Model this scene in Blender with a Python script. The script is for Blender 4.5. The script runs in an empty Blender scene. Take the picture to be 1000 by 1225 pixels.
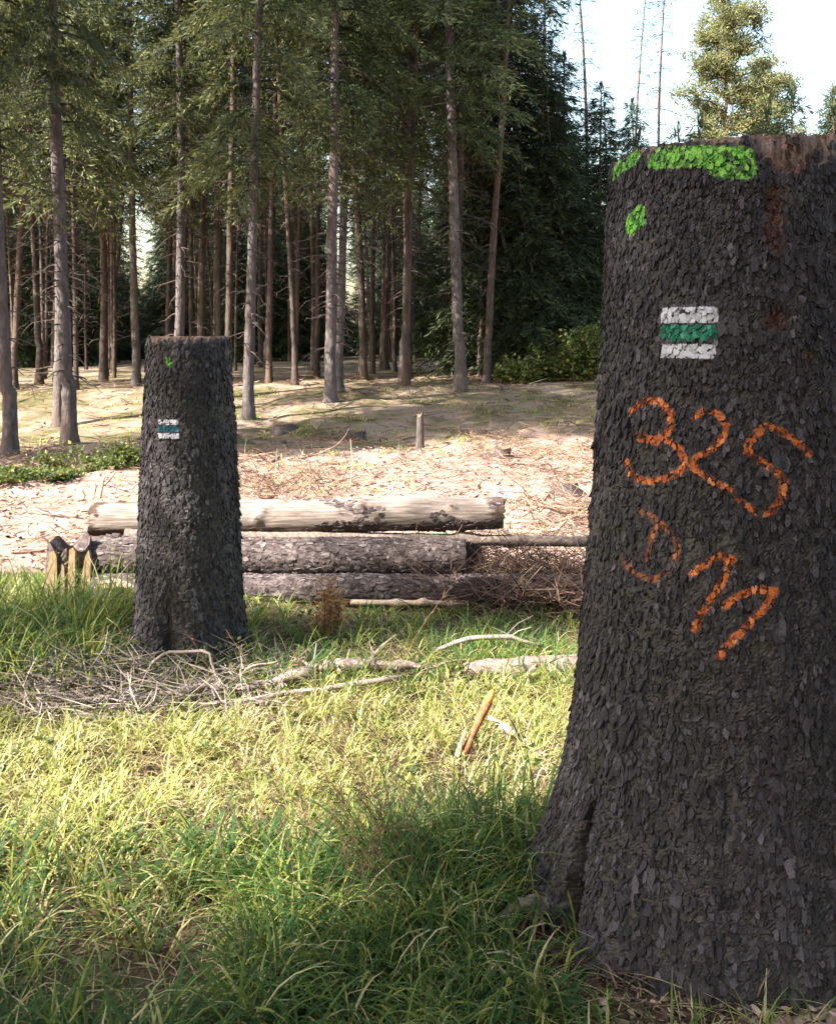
import bpy, math, random
import numpy as np
from mathutils import Vector

# ------------------------------------------------------------------ camera, sky, sun, exposure
SC = bpy.context.scene
COL = SC.collection
EYE, F, HOR = 1.6, 1200.0, 400.0            # eye height (m), focal length and horizon row in photo pixels
cam_d = bpy.data.cameras.new('camera'); cam = bpy.data.objects.new('camera', cam_d); COL.objects.link(cam)
cam.location = (0, 0, EYE); cam.rotation_euler = (math.radians(90), 0, 0)
cam_d.sensor_fit = 'HORIZONTAL'; cam_d.sensor_width = 36; cam_d.lens = 36 * F / 1000
cam_d.shift_y = -(612.5 - HOR) / 1000; cam_d.clip_end = 2000
SC.camera = cam

SUN_EL, SUN_AZ = 40.0, 27.0                 # light travels to +x, turned SUN_AZ degrees away from the camera
dirv = Vector((math.cos(math.radians(SUN_AZ)) * math.cos(math.radians(SUN_EL)),
               math.sin(math.radians(SUN_AZ)) * math.cos(math.radians(SUN_EL)), -math.sin(math.radians(SUN_EL))))
W = bpy.data.worlds.new('World'); SC.world = W; W.use_nodes = True
nt = W.node_tree; nt.nodes.clear()
sky = nt.nodes.new('ShaderNodeTexSky'); sky.sky_type = 'NISHITA'; sky.sun_disc = False
sky.sun_elevation = math.radians(SUN_EL); sky.sun_rotation = math.atan2(-dirv.x, -dirv.y)
sky.dust_density = 3.0; sky.air_density = 1.5; sky.ozone_density = 1.0
bg = nt.nodes.new('ShaderNodeBackground'); bg.inputs[1].default_value = 0.09
wo = nt.nodes.new('ShaderNodeOutputWorld')
nt.links.new(sky.outputs[0], bg.inputs[0]); nt.links.new(bg.outputs[0], wo.inputs[0])
sd = bpy.data.lights.new('sun', 'SUN'); sd.energy = 5.0; sd.angle = math.radians(0.53); sd.color = (1.0, 0.95, 0.88)
so = bpy.data.objects.new('sun', sd); COL.objects.link(so); so.rotation_euler = dirv.to_track_quat('-Z', 'Y').to_euler()
so.location = (-20, -10, 30)
vs = SC.view_settings; vs.view_transform = 'Standard'; vs.look = 'None'; vs.exposure = 2.45; vs.gamma = 1
SC.cycles.use_denoising = True
SC.cycles.max_bounces = 6; SC.cycles.transparent_max_bounces = 4
SC.cycles.sample_clamp_indirect = 8

# ------------------------------------------------------------------ helpers
rng = np.random.default_rng(11)
random.seed(5)

def hsh(ix, iy, seed, k=0):
    with np.errstate(over='ignore'):
        h = (np.asarray(ix).astype(np.int64) * 374761393 + np.asarray(iy).astype(np.int64) * 668265263 + seed * 974711 + k * 1274126177)
        h = h & 0xFFFFFFFF
        h = ((h ^ (h >> 13)) * 1274126177) & 0xFFFFFFFF
        h = ((h ^ (h >> 16)) * 2246822519) & 0xFFFFFFFF
        h = h ^ (h >> 15)
    return (h & 0xFFFFFF) / float(0x1000000)

def vn(x, y, seed=0, per=None):
    """smooth value noise in 0..1"""
    x = np.asarray(x, float); y = np.asarray(y, float)
    ix = np.floor(x); iy = np.floor(y); fx = x - ix; fy = y - iy
    ix = ix.astype(np.int64); iy = iy.astype(np.int64)
    fx = fx * fx * (3 - 2 * fx); fy = fy * fy * (3 - 2 * fy)
    w = (lambda i: i % per) if per else (lambda i: i)
    a = hsh(w(ix), iy, seed); b = hsh(w(ix + 1), iy, seed); c = hsh(w(ix), iy + 1, seed); d = hsh(w(ix + 1), iy + 1, seed)
    return (a * (1 - fx) + b * fx) * (1 - fy) + (c * (1 - fx) + d * fx) * fy

def vor(u, v, seed, per=None):
    """F1, F2, random of the nearest cell (3), offset to its point"""
    ix = np.floor(u).astype(np.int64); iy = np.floor(v).astype(np.int64)
    f1 = np.full(u.shape, 9.0); f2 = np.full(u.shape, 9.0)
    r = [np.zeros(u.shape) for _ in range(3)]; ox = np.zeros(u.shape); oy = np.zeros(u.shape)
    for dx in (-1, 0, 1):
        for dy in (-1, 0, 1):
            cx = ix + dx; cy = iy + dy; hx = cx % per if per else cx
            px = cx + 0.12 + 0.76 * hsh(hx, cy, seed, 1); py = cy + 0.12 + 0.76 * hsh(hx, cy, seed, 2)
            ddx = u - px; ddy = v - py; d = np.sqrt(ddx * ddx + ddy * ddy)
            near = d < f1
            f2 = np.where(near, f1, np.minimum(f2, d))
            f1 = np.where(near, d, f1)
            for k in range(3):
                r[k] = np.where(near, hsh(hx, cy, seed, 3 + k), r[k])
            ox = np.where(near, ddx, ox); oy = np.where(near, ddy, oy)
    return f1, f2, r, ox, oy

def ss(a, b, x):
    t = np.clip((np.asarray(x, float) - a) / (b - a), 0, 1)
    return t * t * (3 - 2 * t)

def mk(name, verts, faces, mat=None, parent=None, smooth=False, attrs=None, fattrs=None, mats=None, midx=None, link=True):
    """one mesh object from arrays; faces: (n,k) array, or a list of such arrays"""
    me = bpy.data.meshes.new(name)
    verts = np.asarray(verts, np.float32).reshape(-1, 3)
    fl = faces if isinstance(faces, list) else [faces]
    fl = [np.asarray(f, np.int32) for f in fl if len(f)]
    me.vertices.add(len(verts)); me.vertices.foreach_set('co', verts.ravel())
    loops = np.concatenate([f.ravel() for f in fl]); sizes = np.concatenate([np.full(len(f), f.shape[1], np.int32) for f in fl])
    me.loops.add(len(loops)); me.loops.foreach_set('vertex_index', loops)
    me.polygons.add(len(sizes)); starts = np.concatenate([[0], np.cumsum(sizes)[:-1]]).astype(np.int32)
    me.polygons.foreach_set('loop_start', starts); me.polygons.foreach_set('loop_total', sizes)
    me.polygons.foreach_set('use_smooth', np.full(len(sizes), bool(smooth)))
    for k, a in (attrs or {}).items():
        at = me.attributes.new(k, 'FLOAT', 'POINT'); at.data.foreach_set('value', np.asarray(a, np.float32).ravel())
    for k, a in (fattrs or {}).items():
        at = me.attributes.new(k, 'FLOAT', 'FACE'); at.data.foreach_set('value', np.asarray(a, np.float32).ravel())
    for m in (mats or ([mat] if mat else [])): me.materials.append(m)
    if midx is not None: me.polygons.foreach_set('material_index', np.asarray(midx, np.int32))
    me.update(); me.validate()
    if not link: return me
    o = bpy.data.objects.new(name, me); COL.objects.link(o)
    if parent: o.parent = parent
    return o

def tag(o, label=None, cat=None, group=None, kind=None):
    if label: o['label'] = label
    if cat: o['category'] = cat
    if group: o['group'] = group
    if kind: o['kind'] = kind
    return o

def empty(name, loc=(0, 0, 0)):
    o = bpy.data.objects.new(name, None); COL.objects.link(o); o.location = loc; o.empty_display_size = 0.1
    return o

def child(name, me, parent):
    o = bpy.data.objects.new(name, me); COL.objects.link(o); o.parent = parent
    return o

def copy_tree(o, parent=None):
    c = o.copy(); COL.objects.link(c); c.parent = parent
    for ch in o.children: copy_tree(ch, c)
    return c

class Geo:
    """collects tubes and leaf-like quads with a per-face random value"""
    def __init__(s): s.v = []; s.q = []; s.t = []; s.n = 0; s.aq = []; s.at = []
    def add(s, v, q=None, t=None, a=None):
        v = np.asarray(v, float).reshape(-1, 3)
        if q is not None and len(q):
            s.q.append(np.asarray(q) + s.n); s.aq.append(np.broadcast_to(np.asarray(a if a is not None else .5, float), (len(q),)))
        if t is not None and len(t):
            s.t.append(np.asarray(t) + s.n); s.at.append(np.broadcast_to(np.asarray(a if a is not None else .5, float), (len(t),)))
        s.v.append(v); s.n += len(v)
    def tube(s, pts, rad, sides=5, a=.5, caps=True):
        pts = np.asarray(pts, float); n = len(pts); rad = np.broadcast_to(np.asarray(rad, float), (n,))
        tan = np.gradient(pts, axis=0); tan /= np.linalg.norm(tan, axis=1)[:, None] + 1e-9
        ref = np.array([0, 0, 1.0]) if abs(tan[0, 2]) < .8 else np.array([1.0, 0, 0])
        b = np.cross(tan, ref); b /= np.linalg.norm(b, axis=1)[:, None] + 1e-9; c = np.cross(tan, b)
        th = np.linspace(0, 2 * np.pi, sides, endpoint=False)
        v = pts[:, None, :] + rad[:, None, None] * (np.cos(th)[None, :, None] * b[:, None, :] + np.sin(th)[None, :, None] * c[:, None, :])
        i = np.arange(n - 1)[:, None] * sides; j = np.arange(sides)[None, :]; k = (j + 1) % sides
        q = np.stack([i + j, i + k, i + sides + k, i + sides + j], -1).reshape(-1, 4)
        v = v.reshape(-1, 3)
        s.add(v, q=q, a=a)
        if caps:
            base = s.n
            s.add(np.array([pts[0], pts[-1]]))
            o = base - len(v)
            jj = np.arange(sides); kk = (jj + 1) % sides
            t1 = np.stack([np.full(sides, base), o + kk, o + jj], -1); t2 = np.stack([np.full(sides, base + 1), o + (n - 1) * sides + jj, o + (n - 1) * sides + kk], -1)
            s.t.append(np.concatenate([t1, t2])); s.at.append(np.full(2 * sides, a if np.isscalar(a) else .5))
    def diamonds(s, p, d, w, L, a):
        """flat leaf: start p, direction d (unit), side from random, width w, length L"""
        n = len(p); r = rng.normal(size=(n, 3)); side = np.cross(d, r); side /= np.linalg.norm(side, axis=1)[:, None] + 1e-9
        nor = np.cross(d, side)
        m = p + d * (L * .45)[:, None]
        v = np.stack([p, m + side * (w * .5)[:, None] + nor * (w * .1)[:, None], p + d * L[:, None] - nor * (w * .15)[:, None], m - side * (w * .5)[:, None] + nor * (w * .1)[:, None]], 1)
        q = np.arange(n * 4).reshape(n, 4)
        s.add(v.reshape(-1, 3), q=q, a=a)
    def build(s, name, mat, parent=None, smooth=False, link=True):
        return mk(name, np.concatenate(s.v), [np.concatenate(s.q) if s.q else np.zeros((0, 4)), np.concatenate(s.t) if s.t else np.zeros((0, 3))], mat, parent, smooth,
                  fattrs={'rnd': np.concatenate(([np.concatenate(s.aq)] if s.aq else []) + ([np.concatenate(s.at)] if s.at else []))}, link=link)

# ------------------------------------------------------------------ materials
class NT:
    def __init__(s, name):
        s.m = bpy.data.materials.new(name); s.m.use_nodes = True; s.t = s.m.node_tree; s.t.nodes.clear()
        s.out = s.n('ShaderNodeOutputMaterial')
    def n(s, t, **kw):
        o = s.t.nodes.new(t)
        for k, v in kw.items(): setattr(o, k, v)
        return o
    def l(s, a, b): s.t.links.new(a, b)
    def val(s, sock, v):
        if isinstance(v, (int, float, tuple, list)): sock.default_value = v
        else: s.l(v, sock)
    def attr(s, name): return s.n('ShaderNodeAttribute', attribute_name=name).outputs['Fac']
    def coord(s, scale=(1, 1, 1), which='Object'):
        c = s.n('ShaderNodeTexCoord'); m = s.n('ShaderNodeMapping'); m.inputs['Scale'].default_value = scale
        s.l(c.outputs[which], m.inputs['Vector']); return m.outputs[0]
    def noise(s, vec, scale, detail=4, rough=.55):
        o = s.n('ShaderNodeTexNoise'); s.l(vec, o.inputs['Vector']); o.inputs['Scale'].default_value = scale
        o.inputs['Detail'].default_value = detail; o.inputs['Roughness'].default_value = rough; return o.outputs['Fac']
    def ramp(s, fac, stops):
        o = s.n('ShaderNodeValToRGB'); s.val(o.inputs[0], fac); e = o.color_ramp.elements
        while len(e) < len(stops): e.new(.5)
        for i, (p, c) in enumerate(stops):
            e[i].position = p; e[i].color = (*c, 1) if len(c) == 3 else c
        return o.outputs[0]
    def gray(s, fac, a, b): return s.ramp(fac, [(a, (0, 0, 0)), (b, (1, 1, 1))])
    def mix(s, f, a, b):
        o = s.n('ShaderNodeMix', data_type='RGBA'); s.val(o.inputs[0], f)
        s.val(o.inputs[6], (*a, 1) if isinstance(a, tuple) else a); s.val(o.inputs[7], (*b, 1) if isinstance(b, tuple) else b)
        return o.outputs[2]
    def math(s, op, a, b=0.0):
        o = s.n('ShaderNodeMath', operation=op); s.val(o.inputs[0], a); s.val(o.inputs[1], b); return o.outputs[0]
    def bump(s, h, strength=.5, dist=.01):
        o = s.n('ShaderNodeBump'); s.val(o.inputs['Height'], h); o.inputs['Strength'].default_value = strength; o.inputs['Distance'].default_value = dist
        return o.outputs[0]
    def bsdf(s, col, rough=.9, spec=.2, normal=None, transl=None, tfac=.35):
        p = s.n('ShaderNodeBsdfPrincipled'); s.val(p.inputs['Base Color'], (*col, 1) if isinstance(col, tuple) else col)
        s.val(p.inputs['Roughness'], rough); p.inputs['Specular IOR Level'].default_value = spec
        if normal is not None: s.l(normal, p.inputs['Normal'])
        if transl is None: s.l(p.outputs[0], s.out.inputs[0])
        else:
            t = s.n('ShaderNodeBsdfTranslucent'); s.val(t.inputs[0], (*transl, 1) if isinstance(transl, tuple) else transl)
            x = s.n('ShaderNodeMixShader'); x.inputs[0].default_value = tfac; s.l(p.outputs[0], x.inputs[1]); s.l(t.outputs[0], x.inputs[2]); s.l(x.outputs[0], s.out.inputs[0])
        return s.m

def m_stump_bark(name):
    s = NT(name); c = s.coord(); cell = s.attr('cell'); hgt = s.attr('hgt')
    n1 = s.noise(c, 9, 5); n2 = s.noise(c, 220, 3, .7); n3 = s.noise(c, 2.2, 3)
    base = s.ramp(s.math('ADD', s.math('MULTIPLY', cell, .6), s.math('MULTIPLY', n2, .4)),
                  [(.15, (.010, .008, .008)), (.5, (.022, .017, .017)), (.9, (.04, .032, .032))])
    base = s.mix(s.math('MULTIPLY', s.gray(n1, .5, .72), .4), base, (.02, .013, .011))
    lich = s.math('MULTIPLY', s.gray(n1, .56, .62), s.gray(n3, .46, .6))
    base = s.mix(s.math('MULTIPLY', lich, .45), base, (.045, .045, .03))
    sc_ = s.gray(s.math('ADD', s.attr('scar'), s.math('MULTIPLY', s.math('SUBTRACT', s.noise(c, 70, 4, .7), .5), 1.3)), .5, .62)
    base = s.mix(sc_, base, s.ramp(n2, [(.35, (.02, .009, .007)), (.6, (.085, .03, .014)), (.75, (.2, .075, .03))]))
    base = s.mix(s.attr('wood'), base, s.ramp(n2, [(.3, (.07, .035, .028)), (.7, (.26, .16, .11))]))
    b = s.bump(s.math('ADD', n2, s.math('MULTIPLY', s.noise(c, 600, 2), .4)), .6, .004)
    return s.bsdf(base, .5, .45, b)

FLAKE_RAMP = [(.0, (.008, .0065, .0075)), (.22, (.0175, .0145, .0168)), (.45, (.035, .029, .0345)), (.7, (.075, .064, .075)), (1, (.17, .15, .17))]  # pale lavender end imitates glints of sky on the bark
def m_paint(name, cols, rag=.010, thin=0.0, wear=0.0):
    s = NT(name); c = s.coord(); n = s.noise(c, 190, 4, .7); n2 = s.noise(c, 48, 5, .75); k = len(cols); rnd = s.attr('rnd')
    base = s.ramp(s.math('ADD', s.math('MULTIPLY', rnd, .5), s.math('MULTIPLY', n2, .5)), [(.2 + .6 * i / (k - 1), c_) for i, c_ in enumerate(cols)])
    bark = s.ramp(s.math('ADD', s.math('MULTIPLY', rnd, .8), s.math('MULTIPLY', s.math('SUBTRACT', n, .4), .5)), FLAKE_RAMP)
    d = s.math('ADD', s.attr('sd'), s.math('MULTIPLY', s.math('SUBTRACT', s.math('ADD', s.math('MULTIPLY', n, .5), s.math('MULTIPLY', n2, .5)), .5 - thin), rag * 2.5))
    f = s.math('ADD', .5, s.math('MULTIPLY', d, -420.)); f.node.use_clamp = True
    worn = s.gray(s.math('ADD', s.math('ADD', s.math('MULTIPLY', n, .6), s.math('MULTIPLY', n2, .4)), s.math('MULTIPLY', rnd, .2)), .37 + wear, .50 + wear)
    return s.bsdf(s.mix(s.math('MULTIPLY', f, worn), bark, base), .7, .25, s.bump(n, .6, .003))

def m_flake():
    s = NT('bark_scale'); c = s.coord(); n = s.noise(c, 260, 4, .75); n1 = s.noise(c, 7, 4)
    t = s.math('ADD', s.math('MULTIPLY', s.attr('rnd'), .8), s.math('MULTIPLY', s.math('SUBTRACT', n, .42), .85))
    base = s.ramp(t, FLAKE_RAMP)
    lich = s.math('MULTIPLY', s.gray(n1, .55, .63), s.gray(n, .4, .6))
    base = s.mix(s.math('MULTIPLY', lich, .4), base, (.06, .06, .038))
    base = s.mix(s.attr('scar'), base, s.ramp(n, [(.3, (.018, .008, .006)), (.55, (.055, .021, .012)), (.78, (.17, .07, .032))]))
    return s.bsdf(base, .6, .35, s.bump(n, 1.0, .006))

def m_trunk(name, dark, light, warm):
    s = NT(name); c = s.coord((1, 1, .35)); oi = s.n('ShaderNodeObjectInfo').outputs['Random']
    n1 = s.noise(c, 14, 5, .65); n2 = s.noise(s.coord((1, 1, .15)), 3, 3)
    col = s.ramp(n1, [(.3, dark), (.7, light)])
    col = s.mix(s.gray(n2, .45, .75), col, warm)
    col = s.mix(s.math('MULTIPLY', oi, .45), col, (.05, .042, .036))
    return s.bsdf(col, .95, .1, s.bump(s.noise(c, 30, 4, .7), .9, .03))

def m_leafy(name, cols, transl, tfac=.3, rough=.6, spec=.15, scale=0):
    s = NT(name); r = s.attr('rnd'); stops = [(i / (len(cols) - 1), c) for i, c in enumerate(cols)]
    col = s.ramp(r, stops)
    if scale:
        oi = s.n('ShaderNodeObjectInfo').outputs['Random']
        n = s.noise(s.coord(), scale, 3)
        hsv = s.n('ShaderNodeHueSaturation'); s.l(col, hsv.inputs['Color'])
        s.l(s.math('ADD', .55, s.math('ADD', s.math('MULTIPLY', n, .6), s.math('MULTIPLY', oi, .35))), hsv.inputs['Value'])
        col = hsv.outputs[0]
    tr = s.mix(.5, col, transl)
    return s.bsdf(col, rough, spec, None, tr, tfac)

def m_wood(name, cols, scale=60, stretch=(1, 1, 1), rough=.85, bump=.4):
    s = NT(name); n = s.noise(s.coord(stretch), scale, 5, .65)
    k = len(cols); col = s.ramp(n, [(.28 + .44 * i / (k - 1), c) for i, c in enumerate(cols)])
    return s.bsdf(col, rough, .2, s.bump(n, bump, .005))

def m_rnd(name, cols, rough=.9):
    s = NT(name); r = s.attr('rnd'); k = len(cols)
    col = s.ramp(r, [(i / (k - 1), c) for i, c in enumerate(cols)])
    n = s.noise(s.coord(), 90, 4, .7)
    col = s.mix(s.math('MULTIPLY', s.gray(n, .45, .8), .5), col, (.05, .035, .025))
    return s.bsdf(col, rough, .15, s.bump(n, .5, .004))

def m_endgrain(name, inner=(.42, .29, .17), outer=(.28, .17, .1), dirty=(.09, .06, .045)):
    s = NT(name); c = s.coord(); r = s.attr('rad')
    n = s.noise(c, 25, 4); rings = s.math('SINE', s.math('MULTIPLY', s.math('ADD', r, s.math('MULTIPLY', n, .05)), 120))
    col = s.mix(s.gray(rings, 0, 1), inner, outer)
    col = s.mix(s.gray(n, .45, .75), col, dirty)
    return s.bsdf(col, .9, .15, s.bump(n, .5, .004))

def m_ground():
    s = NT('forest_soil'); c = s.coord(); sl = s.attr('slash'); mo = s.attr('moss')
    n1 = s.noise(c, 1.1, 6, .6); n2 = s.noise(c, 9, 6, .7); n3 = s.noise(c, 55, 4, .75); n4 = s.noise(c, .35, 3)
    soil = s.ramp(n3, [(.3, (.035, .024, .016)), (.55, (.1, .068, .042)), (.8, (.2, .15, .09))])
    litter = s.ramp(s.math('ADD', s.math('MULTIPLY', n3, .6), s.math('MULTIPLY', n2, .4)), [(.34, (.08, .055, .042)), (.5, (.25, .185, .14)), (.68, (.42, .33, .25))])
    moss = s.ramp(n2, [(.35, (.05, .05, .022)), (.6, (.14, .12, .055)), (.8, (.25, .2, .11))])
    chips = s.ramp(s.math('ADD', s.math('MULTIPLY', n3, .65), s.math('MULTIPLY', n2, .35)), [(.32, (.1, .06, .046)), (.44, (.25, .165, .13)), (.58, (.38, .27, .22)), (.75, (.5, .385, .325))])
    far = s.mix(s.gray(s.math('ADD', s.math('MULTIPLY', n1, .7), s.math('MULTIPLY', n2, .3)), .44, .56), litter, moss)
    col = s.mix(mo, soil, far)
    col = s.mix(s.gray(s.math('ADD', sl, s.math('MULTIPLY', s.math('SUBTRACT', n2, .5), .5)), .4, .62), col, chips)
    b = s.bump(s.math('ADD', s.math('MULTIPLY', n2, .7), s.math('MULTIPLY', n3, .4)), .8, .05)
    return s.bsdf(col, .95, .1, b)

M = dict(
    bark=m_stump_bark('spruce_bark'),
    orange=m_paint('orange_paint', [(.05, .016, .008), (.3, .065, .012), (.5, .135, .03), (.62, .24, .08)], .011, 0, .10),
    orange_faint=m_paint('worn_orange_paint', [(.03, .015, .012), (.13, .045, .02), (.3, .1, .035), (.42, .19, .08)], .008, -.02, .06),
    lime=m_paint('lime_spray', [(.03, .12, .015), (.08, .28, .03), (.17, .42, .05), (.36, .54, .18)], .020, 0, .11),
    white=m_paint('white_paint', [(.26, .26, .3), (.46, .46, .51), (.6, .6, .65)], .006, 0, -.08),
    green=m_paint('green_paint', [(.004, .05, .03), (.006, .11, .065), (.015, .17, .1), (.2, .36, .3)], .006),
    teal=m_paint('teal_paint', [(.004, .05, .07), (.006, .1, .14), (.03, .18, .23)]),
    flake=m_flake(), log_flake=m_rnd('log_scale', [(.022, .016, .015), (.07, .052, .049), (.13, .105, .1), (.24, .2, .185)]),
    endgrain=m_endgrain('cut_wood'), endgrain_d=m_endgrain('weathered_cut_wood', (.2, .12, .08), (.12, .075, .05), (.045, .03, .025)),
    trunk=m_trunk('grey_trunk', (.05, .042, .042), (.17, .145, .14), (.14, .1, .082)),
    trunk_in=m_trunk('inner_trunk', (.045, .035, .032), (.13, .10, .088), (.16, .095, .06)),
    trunk_pine=m_trunk('pine_trunk', (.2, .11, .06), (.42, .25, .14), (.45, .22, .1)),
    needles=m_leafy('spruce_needles', [(.016, .03, .014), (.05, .068, .026), (.13, .145, .058), (.26, .25, .12)], (.2, .19, .05), .28, .55, .25, .5),
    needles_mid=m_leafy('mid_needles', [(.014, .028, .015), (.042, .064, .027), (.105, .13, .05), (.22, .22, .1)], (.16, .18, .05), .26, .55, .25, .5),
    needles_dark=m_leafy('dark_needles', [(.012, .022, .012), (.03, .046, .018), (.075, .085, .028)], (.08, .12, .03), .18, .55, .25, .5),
    needles_pine=m_leafy('pine_needles', [(.07, .085, .035), (.13, .14, .06), (.24, .21, .1)], (.26, .25, .1), .35, .55, .2, .6),
    twig=m_rnd('dead_twig', [(.1, .08, .07), (.22, .18, .155), (.3, .24, .19)]),
    limb=m_rnd('dead_limb', [(.03, .024, .022), (.06, .048, .043), (.11, .088, .072)]),
    twig_brown=m_rnd('brown_twig', [(.055, .03, .022), (.13, .075, .05), (.24, .15, .1), (.36, .26, .18)]),
    brush=m_rnd('brush_twig', [(.025, .013, .011), (.06, .033, .025), (.11, .066, .048), (.2, .14, .1)]),
    chips=m_rnd('wood_chips', [(.07, .04, .03), (.19, .12, .088), (.33, .235, .18), (.48, .37, .3)]),
    grass=m_leafy('grass', [(.014, .04, .016), (.028, .075, .026), (.06, .12, .034), (.26, .29, .065), (.4, .36, .16), (.52, .44, .27)], (.55, .55, .11), .45, .6, .15),  # dark greens carry painted shade, yellow greens painted sun, last stops straw
    leaf=m_leafy('shrub_leaf', [(.022, .045, .014), (.05, .08, .022), (.11, .13, .03), (.24, .21, .06)], (.26, .28, .05), .3, .5, .3),
    rust=m_leafy('rusty_needles', [(.3, .14, .06), (.48, .27, .14), (.56, .38, .22)], (.5, .25, .1), .3),
    ground=m_ground(),
    log_bark=m_wood('log_bark', [(.022, .016, .015), (.06, .045, .042), (.15, .115, .105)], 60),
    pole_bark=m_wood('pole_bark', [(.07, .05, .045), (.16, .12, .1), (.3, .24, .2)], 50),
    split=m_wood('split_wood', [(.08, .05, .03), (.24, .16, .09), (.36, .26, .16)], 30, (6, 6, .8)),
    raw=m_wood('raw_wood', [(.16, .1, .065), (.38, .28, .2), (.56, .46, .37)], 30, (1, 6, 6)),
    redwood=m_wood('red_wood', [(.1, .035, .018), (.24, .1, .05), (.36, .18, .09)], 40),
    orange_tip=m_wood('orange_tip', [(.45, .14, .03), (.7, .28, .07)], 40),
)

def m_log_pale():
    """debarked spruce log: weathered pale wood with bark in patches and a shade-darkened underside"""
    s = NT('debarked_log'); c = s.coord((.22, 1, 1)); n = s.noise(c, 11, 6, .7); n2 = s.noise(s.coord((.07, 1, 1)), 80, 5, .7); bk = s.attr('barked')
    wood = s.ramp(n2, [(.3, (.085, .062, .052)), (.5, (.2, .158, .132)), (.7, (.34, .285, .245))])
    bark = s.ramp(s.noise(s.coord(), 50, 4, .7), [(.3, (.025, .016, .014)), (.7, (.11, .07, .052))])
    f = s.gray(s.math('ADD', bk, s.math('MULTIPLY', s.math('SUBTRACT', n, .5), 1.9)), .44, .6)
    return s.bsdf(s.mix(f, wood, bark), .85, .2, s.bump(s.math('ADD', n2, s.math('MULTIPLY', f, .8)), .5, .01))
M['log_pale'] = m_log_pale()

# ------------------------------------------------------------------ ground
def gh(x, y):
    x = np.asarray(x, float); y = np.asarray(y, float)
    h = .58 * ss(14, 22, y) + .02 * np.clip(x, -14, 10) * ss(9, 16, y)
    h = h - 1.2 * ss(45, 90, y)
    near = ss(30, 3, np.hypot(x, y))
    h = h + (vn(x * .9, y * .9, 3) - .5) * .10 * ss(1, 6, y) + (vn(x * 3.1, y * 3.1, 4) - .5) * .05 + (vn(x * 9, y * 9, 5) - .5) * .022 * near
    h = h + (vn(x * 1.7 + 5, y * 1.7, 6) - .5) * .16 * ss(7.2, 9, y) * ss(22, 14, y)
    h = h + .10 * np.exp(-((x - .62) ** 2 / .10 + (y - 3.1) ** 2 / .25))
    h = h + .11 * np.exp(-((x - 1.0) ** 2 / .30 + (y - 2.25) ** 2 / .16))
    return h
def g1(x, y): return float(gh(np.array([x]), np.array([y]))[0])

def build_ground():
    def axis(lo, hi, segs):
        out = [lo]
        for end, n in segs:
            out += list(np.linspace(out[-1], end, n + 1)[1:])
        return np.array(out)
    xs = axis(-400, 400, [(-60, 14), (-14, 40), (-5, 50), (5, 200), (14, 50), (60, 40), (400, 14)])
    ys = axis(-300, 600, [(-40, 10), (0, 40), (1.5, 20), (8, 150), (24, 150), (60, 60), (600, 25)])
    X, Y = np.meshgrid(xs, ys); Z = gh(X, Y)
    n, m = X.shape; i = np.arange(n - 1)[:, None] * m; j = np.arange(m - 1)[None, :]
    q = np.stack([i + j, i + j + 1, i + j + m + 1, i + j + m], -1).reshape(-1, 4)
    wob = (vn(X * .5, Y * .5, 21) - .5) * 2.0
    edge = 14.6 + .1 * X
    slash = ss(6.2, 7.3, Y + wob * .3) * ss(edge + 1.6, edge - .6, Y + wob) * (.75 + .4 * vn(X * .8, Y * .8, 22))
    slash = np.maximum(slash, .9 * np.exp(-(((X - 1.0) / .5) ** 2 + ((Y - 2.1) / .22) ** 2)))
    moss = ss(7, 10, Y + wob)
    o = mk('ground', np.stack([X, Y, Z], -1), q, M['ground'], smooth=True, attrs={'slash': slash, 'moss': moss})
    tag(o, 'forest floor of soil, needle litter and pale wood debris', 'ground', kind='structure')
build_ground()

# ------------------------------------------------------------------ bark relief shared by stumps and logs
def bark_relief(u, v, circ, seed, cw=.030, ch=.036, amp=1.0, rough=1.0):
    """u: arc length 0..circ, v: height. returns displacement (m), plate value, plate height"""
    n = max(6, int(round(circ / cw))); k = n / circ
    per1 = max(3, int(round(circ * 18))); k1 = per1 / circ; per2 = max(3, int(round(circ * 55))); k2 = per2 / circ
    wu = (vn(u * k1, v * 16, seed + 1, per1) - .5) * .034 + (vn(u * k2, v * 50, seed + 2, per2) - .5) * .017
    wv = (vn(u * k1, v * 12, seed + 3, per1) - .5) * .034 + (vn(u * k2, v * 45, seed + 4, per2) - .5) * .017
    f1, f2, r, ox, oy = vor((u + wu) * k, (v + wv) / ch, seed + 5, n)
    e = ss(.0, .14, f2 - f1)
    d = e * .0030 + r[0] * .0055 + (ox * (r[1] - .5) * 1.5 + oy * (r[2] - .58) * .6) * .009
    n3 = max(5, int(round(n * .42))); k3 = n3 / circ
    c1, c2, cr, _, _ = vor((u + wu * 1.3) * k3, (v + wv * 1.6) / (ch * 6.0), seed + 15, n3)
    fis = ss(.0, .09, c2 - c1); d = d + fis * .0085 * (.3 + .7 * cr[0]); e = e * (.35 + .65 * fis)
    n2 = int(round(n * 2.4)); kk = n2 / circ
    g1_, g2_, rr, px, py = vor((u + wu * .6) * kk, (v + wv * .6) / (ch / 2.3), seed + 9, n2)
    d = d + ss(0, .2, g2_ - g1_) * .0018 + rr[0] * .0034 + (px * (rr[1] - .5) + py * (rr[2] - .6)) * .006
    d = d + (vn(u * k2 * 2, v * 110, seed + 12, per2 * 2) - .5) * .0030 * rough + (vn(u * k2 * 5, v * 260, seed + 13, per2 * 5) - .5) * .0022 * rough
    cell = np.clip(.45 * r[1] + .40 * rr[1] + .15 * fis, 0, 1) * (.55 + .45 * e)
    return d * amp, cell, e

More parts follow.
